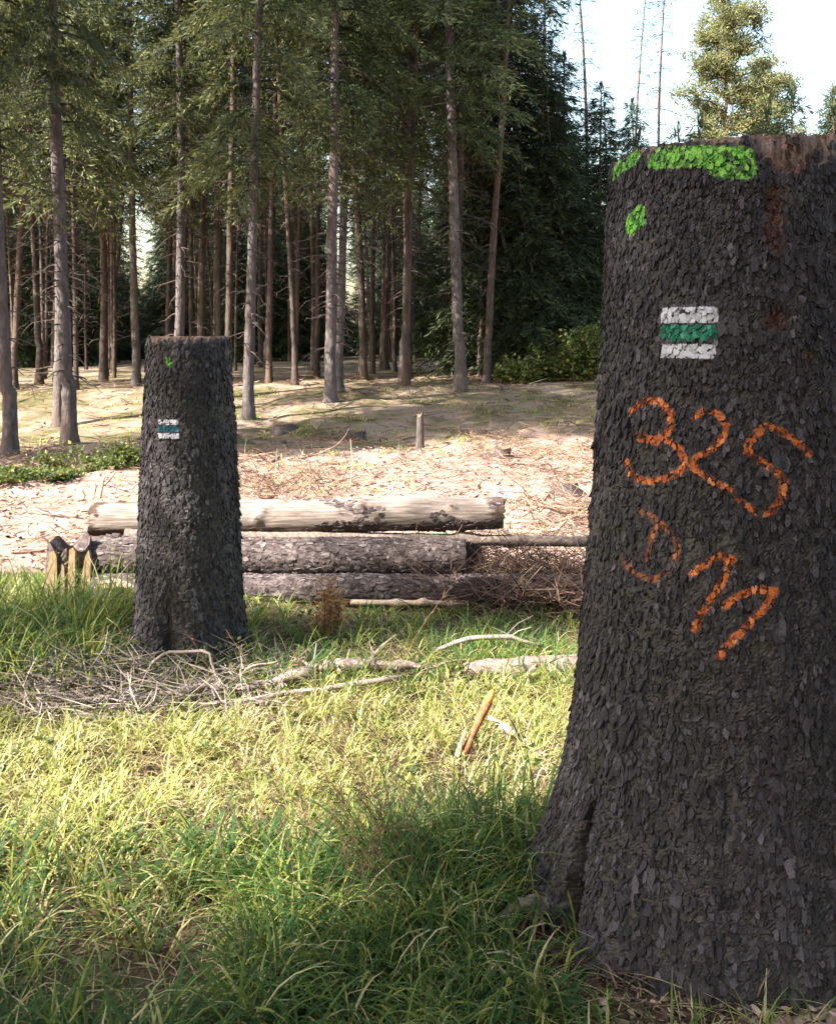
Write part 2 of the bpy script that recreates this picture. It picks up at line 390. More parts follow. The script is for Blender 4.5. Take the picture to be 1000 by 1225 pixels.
def flake_mesh(name, P, U, V, N, a, b, lift, rnd, mat, parent, seed, tilt=.16, scar=None, sdf=None, skirt=.005, stuff=True):
    """thin bark scales: irregular six sided plates, tilted, each with its own edge. a, b: half sizes (m)"""
    r = np.random.default_rng(seed); n = len(P)
    ang = np.arange(6) * (np.pi / 3) + r.uniform(-.42, .42, (n, 6)); rad = r.uniform(.62, 1.3, (n, 6))
    ou = a[:, None] * np.cos(ang) * rad; ov = b[:, None] * np.sin(ang) * rad
    tu = r.normal(0, tilt, n)[:, None]; tv = (r.normal(0, tilt, n) - tilt * .8)[:, None]
    h = lift[:, None] + tu * ou + tv * ov; h = np.maximum(h, .0004)
    top = P[:, None] + U[:, None] * ou[..., None] + V[:, None] * ov[..., None] + N[:, None] * h[..., None]
    bot = P[:, None] + U[:, None] * ou[..., None] * .96 + V[:, None] * ov[..., None] * .96 - N[:, None] * skirt
    W_ = np.concatenate([top, bot], 1).reshape(-1, 3); base = (np.arange(n) * 12)[:, None]
    hexa = base + np.arange(6)[None]; k = np.arange(6); k2 = (k + 1) % 6
    q = np.stack([base + 6 + k, base + 6 + k2, base + k2, base + k], -1).reshape(-1, 4)
    fa = {'rnd': np.concatenate([rnd, np.repeat(rnd, 6)])}
    if scar is not None: fa['scar'] = np.concatenate([scar, np.repeat(scar, 6)])
    va = None
    if sdf: sv = sdf(ou, ov); va = {'sd': np.concatenate([sv, sv], 1)}
    o = mk(name, W_, [hexa, q], mat, parent, False, va, fa)
    if stuff: o['kind'] = 'stuff'
    return o

def polysdf(s, z, pts):
    """distance from (s,z) to a polyline"""
    d = np.full(s.shape, 9.0)
    for (a, b), (c, e) in zip(pts[:-1], pts[1:]):
        vx, vz = c - a, e - b; t = np.clip(((s - a) * vx + (z - b) * vz) / (vx * vx + vz * vz + 1e-12), 0, 1)
        d = np.minimum(d, np.hypot(s - a - t * vx, z - b - t * vz))
    return d

class Stump:
    def __init__(s, ax, ay, ztop, prof, lobes, seed, amp=1.0, cw=.03, ch=.036, scars=(), furrow=.012):
        s.ax, s.ay, s.ztop, s.lobes, s.seed, s.amp, s.cw, s.ch, s.scars, s.furrow = ax, ay, ztop, lobes, seed, amp, cw, ch, scars, furrow
        s.pz, s.pr = [np.array(a, float) for a in zip(*prof)]
        d = math.hypot(ax, ay); s.f = np.array([-ax / d, -ay / d]); s.r = np.array([-s.f[1], s.f[0]])
        s.Rref = float(np.interp(1.0, s.pz, s.pr)); s.circ = 2 * math.pi * s.Rref
        s.g = g1(ax, ay); s.torn = []; s.grooves = []; s.marks = []
    def smooth_r(s, th, z):
        R = np.interp(z, s.pz, s.pr)
        per = 9
        R = R * (1 + (vn(th / (2 * np.pi) * per, z * 1.3, s.seed + 31, per) - .5) * .05)
        for (t0, w, a, hz, z0) in s.lobes:
            dt = (th - t0 + np.pi) % (2 * np.pi) - np.pi
            R = R + a * np.exp(-(dt / w) ** 2) * np.exp(-(np.maximum(z - z0, 0) / hz) ** 1.5)
        return R
    def full(s, th, z):
        R = s.smooth_r(th, z); u = th * s.Rref
        d, cell, e = bark_relief(u, z, s.circ, s.seed, s.cw, s.ch, s.amp)
        per = max(4, int(s.circ * 14))
        fn = vn(u * per / s.circ, z * 2.2, s.seed + 40, per); d = d + (np.abs(fn - .5) * 2 - .5) * s.furrow * ss(s.ztop, .2, z)
        rim = ss(s.ztop - .004, s.ztop - .03, z + (vn(th * 9, z * 0, s.seed + 41) - .5) * .03)
        scar = np.zeros_like(R)
        for (t0, z0, rt, rz, depth) in s.scars:
            q = ((th - t0) * s.Rref / rt) ** 2 + ((z - z0) / rz) ** 2
            w = np.exp(-q * (0.8 + .6 * vn(th * 25, z * 30, s.seed + 44)))
            scar = np.maximum(scar, np.clip(w * 1.5 - .2, 0, 1)); d = d - depth * w
        wood = (1 - rim)
        for pts_, w_, dep_ in s.grooves:
            dg = polysdf(u + (vn(z * 14, z * 0, s.seed + 49) - .5) * .02, z, pts_); ww = np.interp(z, [pts_[-1][1], pts_[0][1]], [w_, w_ * .25]); d = d - np.interp(z, [pts_[-1][1], pts_[0][1]], [dep_, dep_ * .15]) * np.exp(-(dg / ww) ** 2)
        for (t0, z0, rt, rz, depth) in s.torn:
            q = np.abs((th - t0) * s.Rref / rt) ** 2.5 + np.abs((z - z0) / rz) ** 2.5; w = ss(.62, .4, q * (.4 + .9 * vn(th * 40, z * 22, s.seed + 45)))
            wood = np.maximum(wood, w * (.35 + .65 * vn(th * 60, z * 18, s.seed + 46))); d = d * (1 - .7 * w) - depth * w * (.5 + .5 * vn(th * 12, z * 14, s.seed + 47) + .25 * vn(th * 40, z * 25, s.seed + 48))
        return R + d - .010 * (1 - rim), cell, e, scar, wood
    def pos(s, th, z, R):
        c, sn = np.cos(th), np.sin(th)
        return np.stack([s.ax + R * (c * s.f[0] + sn * s.r[0]), s.ay + R * (c * s.f[1] + sn * s.r[1]), z], -1)
    def pix(s, px, py):
        """photo pixel on the stump's front -> (arc length, height): the ray is met with the smooth trunk"""
        dx, dz = (px - 500) / F, -(py - HOR) / F; R = s.Rref; 
        for _ in range(12):
            A = dx * dx + 1; B = -2 * (dx * s.ax + s.ay); C = s.ax ** 2 + s.ay ** 2 - R * R
            disc = B * B - 4 * A * C
            t = (-B - math.sqrt(max(disc, 0))) / (2 * A)
            z = EYE + dz * t; v = np.array([dx * t - s.ax, t - s.ay]); th = math.atan2(v @ s.r, v @ s.f)
            R = float(s.smooth_r(np.array([th]), np.array([z]))[0])
        return th * s.Rref, z
    def body(s, root, dth, dz, zlo):
        dn = int(4.2 * s.Rref / dth); th = np.concatenate([np.linspace(-2.1, 2.1, dn), np.linspace(2.1, 2 * np.pi - 2.1, max(24, dn // 6))[1:-1]])
        zs = np.linspace(zlo, s.ztop, int((s.ztop - zlo) / dz)); TH, ZZ = np.meshgrid(th, zs)
        R, cell, e, scar, wood = s.full(TH, ZZ); P = s.pos(TH, ZZ, R)
        top = ss(s.ztop - .05, s.ztop, ZZ) * (vn(TH * 6, ZZ * 0, s.seed + 50) - .5 + .5 * (vn(TH * 22, ZZ * 0, s.seed + 51) - .5)) * .018
        P[..., 2] += top
        n, m = TH.shape; i = np.arange(n - 1)[:, None] * m; j = np.arange(m)[None, :]; k = (j + 1) % m
        q = np.stack([i + j, i + k, i + m + k, i + m + j], -1).reshape(-1, 4)
        o = mk('trunk', P, q, M['bark'], root, False, {'cell': cell, 'hgt': e, 'scar': scar, 'wood': wood})
        # cut top
        rim = P[-1]; rings = [rim]; cen = np.array([s.ax, s.ay, s.ztop + .004]); rad = [np.ones(m)]
        for f in (.93, .7, .4, .1):
            rr = cen + (rim - cen) * f; rr[:, 2] = s.ztop + .004 + (vn(rr[:, 0] * 30, rr[:, 1] * 30, s.seed + 52) - .5) * .008; rings.append(rr); rad.append(np.full(m, f))
        V = np.concatenate(rings + [cen[None]]); jj = np.arange(m); kk = (jj + 1) % m
        q = np.concatenate([np.stack([a * m + jj, a * m + kk, (a + 1) * m + kk, (a + 1) * m + jj], -1) for a in range(4)])
        t = np.stack([4 * m + jj, 4 * m + kk, np.full(m, 5 * m)], -1)
        mk('cut_top', V, [q, t], M['endgrain_d'], root, False, {'rad': np.concatenate(rad + [[0]]) * s.Rref})
        return o
    def frame(s, S, Z, extra=0.0):
        th = S / s.Rref; R, cell, e, sc, wd = s.full(th, Z); P = s.pos(th, Z, R + extra); c, sn = np.cos(th), np.sin(th)
        N = np.stack([c * s.f[0] + sn * s.r[0], c * s.f[1] + sn * s.r[1], 0 * c], -1); U = np.stack([-sn * s.f[0] + c * s.r[0], -sn * s.f[1] + c * s.r[1], 0 * c], -1)
        dR = (s.smooth_r(th, Z + .02) - s.smooth_r(th, Z - .02)) / .04; V = np.stack([N[:, 0] * dR, N[:, 1] * dR, np.ones_like(dR)], -1); V /= np.linalg.norm(V, axis=1)[:, None]
        N = np.cross(U, V); N /= np.linalg.norm(N, axis=1)[:, None]
        return P, U, V, N, sc, wd, R / s.Rref
    def grid(s, box, cw, ch, seed):
        r = np.random.default_rng(seed); gu = np.arange(box[0], box[1], cw); gv = np.arange(box[2], box[3], ch); A, B = np.meshgrid(gu, gv)
        A = A + (np.arange(len(gv)) % 2)[:, None] * cw * .5; A = (A + r.uniform(-.34, .34, A.shape) * cw).ravel(); B = (B + r.uniform(-.34, .34, B.shape) * ch).ravel()
        return A, B, r
    def patch(s, name, root, mat, inside, box, size=.0095, drop=.04, **kw):
        """paint: the painted bark scales themselves, small ones, where inside(s,z) < 0"""
        s.marks.append(inside); S, Z, r = s.grid(box, size, size * 1.25, s.seed + len(s.marks))
        dd = inside(S, Z); k = dd < .0025 + .3 * size
        S, Z = S[k], Z[k]; P, U, V, N, sc, wd, _ = s.frame(S, Z); n = len(S)
        a = size * r.uniform(.6, .95, n); b = size * 1.25 * r.uniform(.6, .95, n)
        sd = lambda ou, ov: inside(S[:, None] + ou, Z[:, None] + ov) + (r.random(n) < drop)[:, None] * .05
        return flake_mesh(name, P, U, V, N, a, b, r.uniform(.0012, .0045, n), np.clip(r.beta(2, 2.5, n), 0, 1), mat, root, s.seed + 7, .14, sdf=sd, stuff=False)
    def scales(s, root, cw, ch, z0=-.05):
        S, Z, r = s.grid((-2.25 * s.Rref, 2.25 * s.Rref, z0, s.ztop - .012), cw, ch, s.seed + 99)
        n3 = max(5, int(round(s.circ / (cw * 2.6)))); wob = (vn(S * 20, Z * 9, s.seed + 90) - .5) * .05
        c1, c2, _, _, _ = vor((S + wob + 10) * n3 / s.circ, (Z + wob) / (ch * 7), s.seed + 91, None)
        k = (c2 - c1) > .15 * (.4 + vn(S * 3, Z * 2, s.seed + 95))
        for f in s.marks: k &= f(S, Z) > .006
        for pts_, w_, _d in s.grooves: k &= polysdf(S, Z, pts_) > np.interp(Z, [pts_[-1][1], pts_[0][1]], [w_ * .75, w_ * .1])
        P, U, V, N, sc, wd, k_ = s.frame(S, Z)
        k &= r.random(len(S)) > np.clip(wd * .9, 0, .8)
        S, Z, P, U, V, N, sc, k_ = S[k], Z[k], P[k], U[k], V[k], N[k], sc[k], k_[k]; n = len(S)
        big_ = .62 + .62 * vn(S * 14, Z * 10, s.seed + 92)
        sz = np.exp(np.clip(r.normal(0, .24, n), -.6, .42)); a = cw * .62 * sz * big_ * (.5 + .5 * k_); b = ch * .66 * sz * np.exp(r.normal(.05, .22, n)) * big_
        tone = np.clip(r.beta(1.6, 3.2, n) * .95 + .26 * (vn(S * 5, Z * 3.5, s.seed + 93) - .45) + .22 * (vn(S * 24, Z * 2.2, s.seed + 96) - .5) + .18 * (c2 - c1)[k], 0, 1)
        tone = np.where(r.random(n) < .035, r.uniform(.6, 1, n), tone)  # a few pale scales painted as sky glints
        scr = np.clip((sc - .3 + r.normal(0, .16, n)) * 2.4, 0, 1) * (sc > .03)
        return flake_mesh('bark_scales', P, U, V, N, a, b, r.uniform(.0006, .0048, n) * (.6 + .6 * big_), tone, M['flake'], root, s.seed + 8, .17, scr)
    def stroke(s, name, root, mat, pxs, half, **kw):
        pts = []
        for line in pxs: pts.append([s.pix(*p) for p in line])
        al = [p for l in pts for p in l]; m = half * 1.8
        box = (min(p[0] for p in al) - m, max(p[0] for p in al) + m, min(p[1] for p in al) - m, max(p[1] for p in al) + m)
        def ins(S, Z):
            d = np.full(S.shape, 9.0)
            for l in pts: d = np.minimum(d, polysdf(S, Z, l))
            return d - half
        return s.patch(name, root, mat, ins, box, **kw)

# the big stump in front
BS = Stump(.90, 2.75, 2.078,
           [(-.3, .64), (-.05, .60), (.025, .578), (.14, .550), (.25, .522), (.36, .497), (.475, .473), (.7, .447), (1.15, .410), (1.6, .384), (1.94, .362), (2.08, .352)],
           [(-1.42, .28, .075, .16, .04), (-.62, .2, .03, .2, 0), (-.1, .25, .02, .2, .0), (.55, .25, .035, .2, 0), (1.5, .3, .08, .2, 0), (2.6, .3, .1, .2, 0), (-2.3, .3, .1, .2, 0)],
           100, amp=.55, cw=.0175, ch=.027, furrow=.012)
def bpx(px, py): s_, z_ = BS.pix(px, py); return s_ / BS.Rref, z_
_a = bpx(928, 384); _b = bpx(925, 238); _c = bpx(945, 190); _d = bpx(965, 425); _e = bpx(925, 270)
BS.scars = [(_a[0], _a[1], .034, .032, .014), (_b[0], _b[1], .030, .04, .012), (_c[0], _c[1], .075, .05, .012), (_d[0], _d[1], .02, .02, .004), (_e[0], _e[1], .03, .08, .002)]
BS.grooves = [([BS.pix(*p) for p in ((712, 960), (703, 1000), (692, 1035), (686, 1065), (680, 1100), (674, 1125))], .030, .17), ([BS.pix(*p) for p in ((688, 960), (682, 1000), (672, 1040), (664, 1080))], .010, .02)]
_t = bpx(950, 185); BS.torn = [(_t[0], 2.06, .15, .075, .02)]
big = empty('tall_stump', (0, 0, 0))
tag(big, 'huge dark tall stump with orange numbers, lime band and trail blaze', 'tree stump')
BS.body(big, .0048, .0052, -.12)
Z1 = lambda L: [(690 + .31 * a, 440 + .31 * b) for a, b in L]
HALF = .0092
BS.stroke('painted_number', big, M['orange'], [Z1([(225, 165), (270, 128), (330, 125), (372, 175), (375, 225), (345, 265), (400, 310), (425, 360), (400, 403), (340, 432), (270, 435), (220, 410), (205, 360)]),
                                               Z1([(248, 255), (300, 275), (345, 265)]), Z1([(255, 270), (320, 285)])], HALF)['label'] = 'orange painted figure three'
BS.stroke('painted_number', big, M['orange'], [Z1([(458, 190), (492, 162), (545, 170), (580, 220), (565, 270), (510, 325), (460, 345), (447, 385), (520, 428), (590, 470), (640, 520)])], HALF * .92)['label'] = 'orange painted figure two'
BS.stroke('painted_number', big, M['orange'], [Z1([(655, 535), (695, 560), (750, 550), (785, 500), (795, 430), (765, 393), (700, 355), (652, 320), (680, 262), (730, 222), (790, 247), (850, 290), (890, 330)])], HALF * 1.08)['label'] = 'orange painted figure five'
BS.stroke('painted_letter', big, M['orange_faint'], [Z1([(250, 550), (320, 580), (378, 640), (396, 700), (370, 770), (310, 818), (250, 800), (200, 760), (187, 730)]), Z1([(325, 590), (300, 660), (280, 740)])], HALF * .80, drop=.12)['label'] = 'faded orange painted letter'
BS.stroke('painted_number', big, M['orange'], [Z1([(445, 795), (500, 752), (560, 722), (605, 738), (575, 800), (530, 880), (482, 950), (457, 1008)])], HALF)['label'] = 'orange painted figure one, upper'
BS.stroke('painted_number', big, M['orange'], [Z1([(572, 915), (630, 875), (700, 850), (762, 858), (740, 900), (690, 960), (620, 1030), (572, 1080), (552, 1112)])], HALF)['label'] = 'orange painted figure one, lower'
BS.stroke('lime_band', big, M['lime'], [[(785, 191), (830, 190), (893, 194)], [(790, 186), (893, 187)], [(860, 202), (895, 203)]], .024, rag=.006, crack=.1)['label'] = 'lime green sprayed band under the cut'
BS.stroke('lime_band', big, M['lime'], [[(739, 207), (752, 194), (764, 188)]], .021, rag=.008, crack=.2)
BS.stroke('lime_spot', big, M['lime'], [[(759, 268), (770, 258)]], .030, rag=.012, crack=.1)['label'] = 'lime green sprayed spot'
def rect_mark(S, name, root, mat, x0, x1, y0, y1, **kw):
    a0, zt = S.pix(x0, y0); a1, zb = S.pix(x1, y1)
    cx, cz, hx, hz = (a0 + a1) / 2, (zt + zb) / 2, abs(a1 - a0) / 2, abs(zt - zb) / 2
    ins = lambda s_, z_: np.maximum(np.abs(s_ - cx) - hx, np.abs(z_ - cz) - hz)
    return S.patch(name, root, mat, ins, (a0 - .01, a1 + .01, zb - .01, zt + .01), **kw)
tm = rect_mark(BS, 'trail_marker', big, M['green'], 794, 859, 388, 408, size=.0095, drop=.02); tm['label'] = 'white, green and white trail blaze'
rect_mark(BS, 'white_stripe', tm, M['white'], 794, 860, 368, 386, size=.0105, drop=.01)
rect_mark(BS, 'white_stripe', tm, M['white'], 794, 857, 411, 429, size=.0105, drop=.01)
BS.scales(big, .0102, .0172)

# the smaller stump beyond
SS = Stump(-1.146, 5.0, 1.585,
           [(-.3, .36), (-.05, .315), (.02, .276), (.12, .260), (.35, .244), (.767, .228), (1.2, .208), (1.5, .197), (1.59, .194)],
           [(-.38, .13, -.055, .22, .05), (-.95, .3, .025, .2, 0), (.2, .3, .035, .25, 0), (1.3, .25, .035, .2, 0), (.8, .12, -.03, .18, 0), (2.7, .3, .06, .2, 0), (1.38, .10, .014, .10, 1.2)],
           300, amp=.55, cw=.019, ch=.028, furrow=.010)
small = empty('tall_stump')
tag(small, 'slimmer tall stump with small trail blaze beside the stacked logs', 'tree stump')
_a = SS.pix(270, 490); SS.scars = [(_a[0] / SS.Rref, _a[1], .02, .08, .010)]
SS.body(small, .0075, .008, -.25)
SS.stroke('lime_spot', small, M['lime'], [[(202, 430), (204, 436)]], .017, rag=.01, step=.003, off=.003, flake=.05)['label'] = 'small lime green sprayed spot'
tm = rect_mark(SS, 'trail_marker', small, M['teal'], 191, 214, 509, 516.5, size=.011, drop=0); tm['label'] = 'small white, green and white trail blaze'
rect_mark(SS, 'white_stripe', tm, M['white'], 191, 214, 501, 508, size=.010, drop=0)
rect_mark(SS, 'white_stripe', tm, M['white'], 191, 215, 517.5, 524.5, size=.010, drop=0)
SS.scales(small, .0125, .0195)

# ------------------------------------------------------------------ logs
def log(name, p0, p1, r0, r1, mat, seed, label, pale=False, bend=.0, amp=1.0, cat='log', group=None, ns=170, nt=72, endm='endgrain_d', knots=6, ragged=.0, flk=0):
    root = empty(name); p0 = np.array(p0, float); p1 = np.array(p1, float); L = np.linalg.norm(p1 - p0); d = (p1 - p0) / L
    up = np.array([0, 0, 1.0]); b = np.cross(d, up); b /= np.linalg.norm(b); c = np.cross(b, d)     # b sideways, c up
    th = np.linspace(0, 2 * np.pi, nt, endpoint=False); t = np.linspace(0, 1, ns); TH, T = np.meshgrid(th, t)
    R = r0 + (r1 - r0) * T; Rm = (r0 + r1) / 2; circ = 2 * np.pi * Rm
    dd, cell, e = bark_relief(TH * Rm, T * L, circ, seed, .03, .045, amp)
    per = 5; big_ = (vn(TH / (2 * np.pi) * per, T * L * 2.5, seed + 70, per) - .5) * .16 + (vn(TH / (2 * np.pi) * per * 2, T * L * 7, seed + 71, per * 2) - .5) * .05
    R = R * (1 + big_) + dd
    rr = random.Random(seed)
    kn = []
    for _ in range(knots):
        kt, ka = rr.uniform(.05, .95), rr.uniform(0, 6.28); kn.append((kt, ka))
        q = ((T - kt) * L / .03) ** 2 + (((TH - ka + np.pi) % (2 * np.pi) - np.pi) * Rm / .03) ** 2
        R = R + .016 * np.exp(-q)
    Te = T.copy()
    if ragged:
        rg = (vn(TH * 2.2, TH * 0, seed + 75) - .5) * ragged + (vn(TH * 7, TH * 0, seed + 76) - .5) * ragged * .5
        Te = Te + rg / L * (ss(.9, 1, T) + ss(.1, 0, T))
    cen = p0 + d * (Te * L)[..., None] + c * (np.sin(T * np.pi) * bend)[..., None]
    P = cen + R[..., None] * (np.cos(TH)[..., None] * b + np.sin(TH)[..., None] * c)
    n, m = TH.shape; i = np.arange(n - 1)[:, None] * m; j = np.arange(m)[None, :]; k = (j + 1) % m
    q = np.stack([i + j, i + k, i + m + k, i + m + j], -1).reshape(-1, 4)
    # bark in patches and near the ends, plus shade painted on the underside
    barked = .25 - .62 * np.sin(TH) * 0 + .75 * ss(.93, 1.0, T) + .55 * ss(.05, .0, T) + .75 * (vn(TH / (2 * np.pi) * 6, T * L * 3.0, seed + 80, 6) - .5)
    barked = barked + .55 * ss(-.15, -.75, np.sin(TH))
    for kt, ka in kn:
        qk = ((T - kt) * L / .05) ** 2 + (((TH - ka + np.pi) % (2 * np.pi) - np.pi) * Rm / .03) ** 2
        barked = barked + .3 * np.exp(-qk * 3)
    mk('trunk', P, q, mat, root, True, {'barked': barked, 'cell': cell, 'hgt': e, 'scar': np.zeros_like(R), 'wood': np.zeros_like(R)})
    if flk:
        r_ = np.random.default_rng(seed + 5); nf = int(L * circ * flk); ft = r_.random(nf) * .985 + .008; fth = r_.uniform(0, 2 * np.pi, nf)
        i0 = np.clip((ft * (ns - 1)).round().astype(int), 0, ns - 1); j0 = np.round(fth / (2 * np.pi) * nt).astype(int) % nt; Pf = P[i0, j0]
        Nf = np.cos(fth)[:, None] * b + np.sin(fth)[:, None] * c; Vf = np.tile(d, (nf, 1)); Uf = np.cross(Vf, Nf); kp = np.ones(nf, bool)
        if pale: kp = barked[i0, j0] + (vn(fth * 2, ft * L * 5, seed + 6) - .5) > .62
        m_ = kp.sum(); flake_mesh('bark_scales', Pf[kp], Uf[kp], Vf[kp], Nf[kp], r_.uniform(.007, .016, m_), r_.uniform(.01, .03, m_), r_.uniform(.0005, .004, m_), np.clip(r_.beta(2, 2.4, m_), 0, 1), M['log_flake'], root, seed + 9, .10)
    for end, ring, cc, sg in ((0, P[0], cen[0].mean(0), -1), (1, P[-1], cen[-1].mean(0), 1)):
        jj = np.arange(m); kk = (jj + 1) % m
        rings = [ring]; rad = [np.full(m, Rm)]
        for f in (.8, .5, .2):
            x = cc + (ring - cc) * f + d * sg * ((rng.random((m, 1)) - .5) * .008 + .003); rings.append(x); rad.append(np.full(m, Rm * f))
        V = np.concatenate(rings + [cc[None] + d * sg * .003])
        qq = np.concatenate([np.stack([a * m + jj, a * m + kk, (a + 1) * m + kk, (a + 1) * m + jj], -1) for a in range(3)])
        tt = np.stack([3 * m + jj, 3 * m + kk, np.full(m, 4 * m)], -1)
        mk('cut_face', V, [qq, tt], M[endm], root, False, {'rad': np.concatenate(rad + [[0]])})
    tag(root, label, cat, group)
    return root
def at(px, py, Z): return ((px - 500) / F * Z, Z, EYE - (py - HOR) / F * Z)
LG = 'logs stacked in the clearing'
log('stacked_log', at(108, 622, 6.38), at(598, 613, 6.42), .108, .098, M['log_pale'], 410, 'pale debarked log with dark ends lying on top of the pile', amp=.12, group=LG, ragged=.06, knots=14, pale=True, flk=1500)
log('stacked_log', at(100, 667, 6.18), at(556, 668, 6.2), .118, .110, M['log_bark'], 420, 'thick grey barked log in the middle of the pile', amp=.55, group=LG, knots=5, ragged=.02, flk=2600)
log('stacked_log', at(112, 706, 5.98), at(700, 706, 6.0), .086, .078, M['log_bark'], 430, 'grey barked log at the bottom of the pile, in the grass', amp=.5, group=LG, knots=4, flk=2600)
log('stacked_log', at(140, 664, 6.62), at(575, 666, 6.62), .115, .105, M['log_bark'], 440, 'shaded log hidden at the back of the pile', group=LG, ns=80, nt=40)
log('thin_pole', at(150, 641, 6.30), at(735, 648, 6.42), .040, .026, M['pole_bark'], 450, 'long thin pole lying under the pale log and poking out', ns=120, nt=24, amp=.4, knots=8, cat='pole')
log('thin_pole', at(420, 721, 5.86), at(560, 722, 5.88), .016, .012, M['raw'], 455, 'peeled whitish pole in grass along the lowest log', ns=80, nt=20, amp=.15, knots=3, cat='pole')

# splintered slabs and the split hollow stump at the pile's left end
def slab(g, base, w, dpt, h, lean, tipw, a=.5):
    n = 6; t = np.linspace(0, 1, n); ww = w * (1 - (1 - tipw) * t ** 1.5); x = lean * t * h
    jit = (rng.random(n) - .5) * w * .25
    V = []
    for k in range(n):
        cx, cz = base[0] + x[k] + jit[k], base[2] + h * t[k]
        for sx, sy in ((-1, -1), (1, -1), (1, 1), (-1, 1)): V.append((cx + sx * ww[k] / 2, base[1] + sy * dpt / 2 * (1 - .5 * t[k]), cz))
    q = [(4 * k + j, 4 * k + (j + 1) % 4, 4 * k + 4 + (j + 1) % 4, 4 * k + 4 + j) for k in range(n - 1) for j in range(4)] + [(4 * n - 4, 4 * n - 3, 4 * n - 2, 4 * n - 1), (3, 2, 1, 0)]
    g.add(V, q=q, a=a)
sp = empty('split_stump', (0, 0, 0)); tag(sp, 'low dark stump split into pale upright splinters at the end of the logs', 'tree stump')
bx, by, _ = at(80, 700, 6.02); bz = g1(bx, by)
th = np.linspace(0, 2 * np.pi, 40, endpoint=False); zz = np.linspace(-.1, .34, 22); TH, ZZ = np.meshgrid(th, zz)
d_, ce, ee = bark_relief(TH * .115, ZZ, 2 * np.pi * .115, 77, .03, .05)
R = .118 - .02 * ZZ + d_ + (vn(TH / (2 * np.pi) * 5, ZZ * 3, 78, 5) - .5) * .04
top = ss(.15, .31, ZZ) * (vn(TH * 1.6, TH * 0, 79) - .6) * .10
P = np.stack([bx + R * np.cos(TH), by + .06 + R * np.sin(TH), bz + ZZ + top], -1); n, m = TH.shape
i = np.arange(n - 1)[:, None] * m; j = np.arange(m)[None, :]; k = (j + 1) % m
mk('trunk', np.concatenate([P.reshape(-1, 3), [[bx, by + .06, bz + .16]]]), [np.stack([i + j, i + k, i + m + k, i + m + j], -1).reshape(-1, 4), np.stack([(n - 1) * m + np.arange(m), (n - 1) * m + (np.arange(m) + 1) % m, np.full(m, n * m)], -1)], M['log_bark'], sp, False)
for px, pts in ((56, [(0, 0), (.04, 0), (.058, .17), (.052, .30), (.036, .335), (.010, .325), (-.004, .16)]), (70, [(0, 0), (.022, 0), (.034, .14), (.026, .235), (.014, .26), (.004, .12)]),
                (81, [(.005, 0), (.03, 0), (.04, .17), (.036, .33), (.022, .352), (.002, .34), (-.004, .18)]), (91, [(.0, 0), (.045, 0), (.075, .12), (.078, .27), (.064, .335), (.045, .30), (.022, .16)])):
    X0 = (px - 500) / F * 5.93; y0_ = 5.93 + rng.uniform(-.01, .01); m = len(pts)
    fr = [(X0 + a_, y0_ + .02 * (b_ / .3), bz - .03 + b_) for a_, b_ in pts]; bk_ = [(X0 + a_ * .9 + .002, y0_ + .07, bz - .03 + b_ * .97) for a_, b_ in pts]
    jj = np.arange(m); k2 = (jj + 1) % m
    mk('splinter', fr + bk_, [np.arange(m)[None], np.arange(m)[None, ::-1] + m, np.stack([jj, m + jj, m + k2, k2], -1)], M['split'], sp)
# broken log end with pale torn wood under the middle log
bl = empty('broken_log_end'); tag(bl, 'torn pale log end under the middle log beside the small stump', 'log')
x0, y0, z0 = at(112, 708, 5.80); gz = g1(x0 + .12, y0)
g = Geo(); tt = np.linspace(0, 1, 12); g.tube(np.stack([x0 + tt * .42, y0 + tt * .03, np.full(12, gz + .075)], -1), .072 + .01 * np.sin(tt * 9), 14); g.build('trunk', M['log_bark'], bl, True)
for k, (dx, dz, L) in enumerate(((.02, .14, .3), (.05, .115, .34), (.03, .155, .22))):
    g = Geo(); g.tube(np.array([[x0 + dx, y0 - .04 + .02 * k, gz + dz], [x0 + dx + L * .5, y0 - .05 + .02 * k, gz + dz + .012], [x0 + dx + L, y0 - .04, gz + dz - .01]]), [.012, .02, .006], 6); g.build('splinter', M['raw'], bl)
g = Geo(); g.tube(np.array([[x0 + .08, y0 - .09, gz - .02], [x0 + .10, y0 - .10, gz + .07], [x0 + .125, y0 - .085, gz + .15]]), [.03, .024, .012], 6); g.build('splinter', M['raw'], bl)

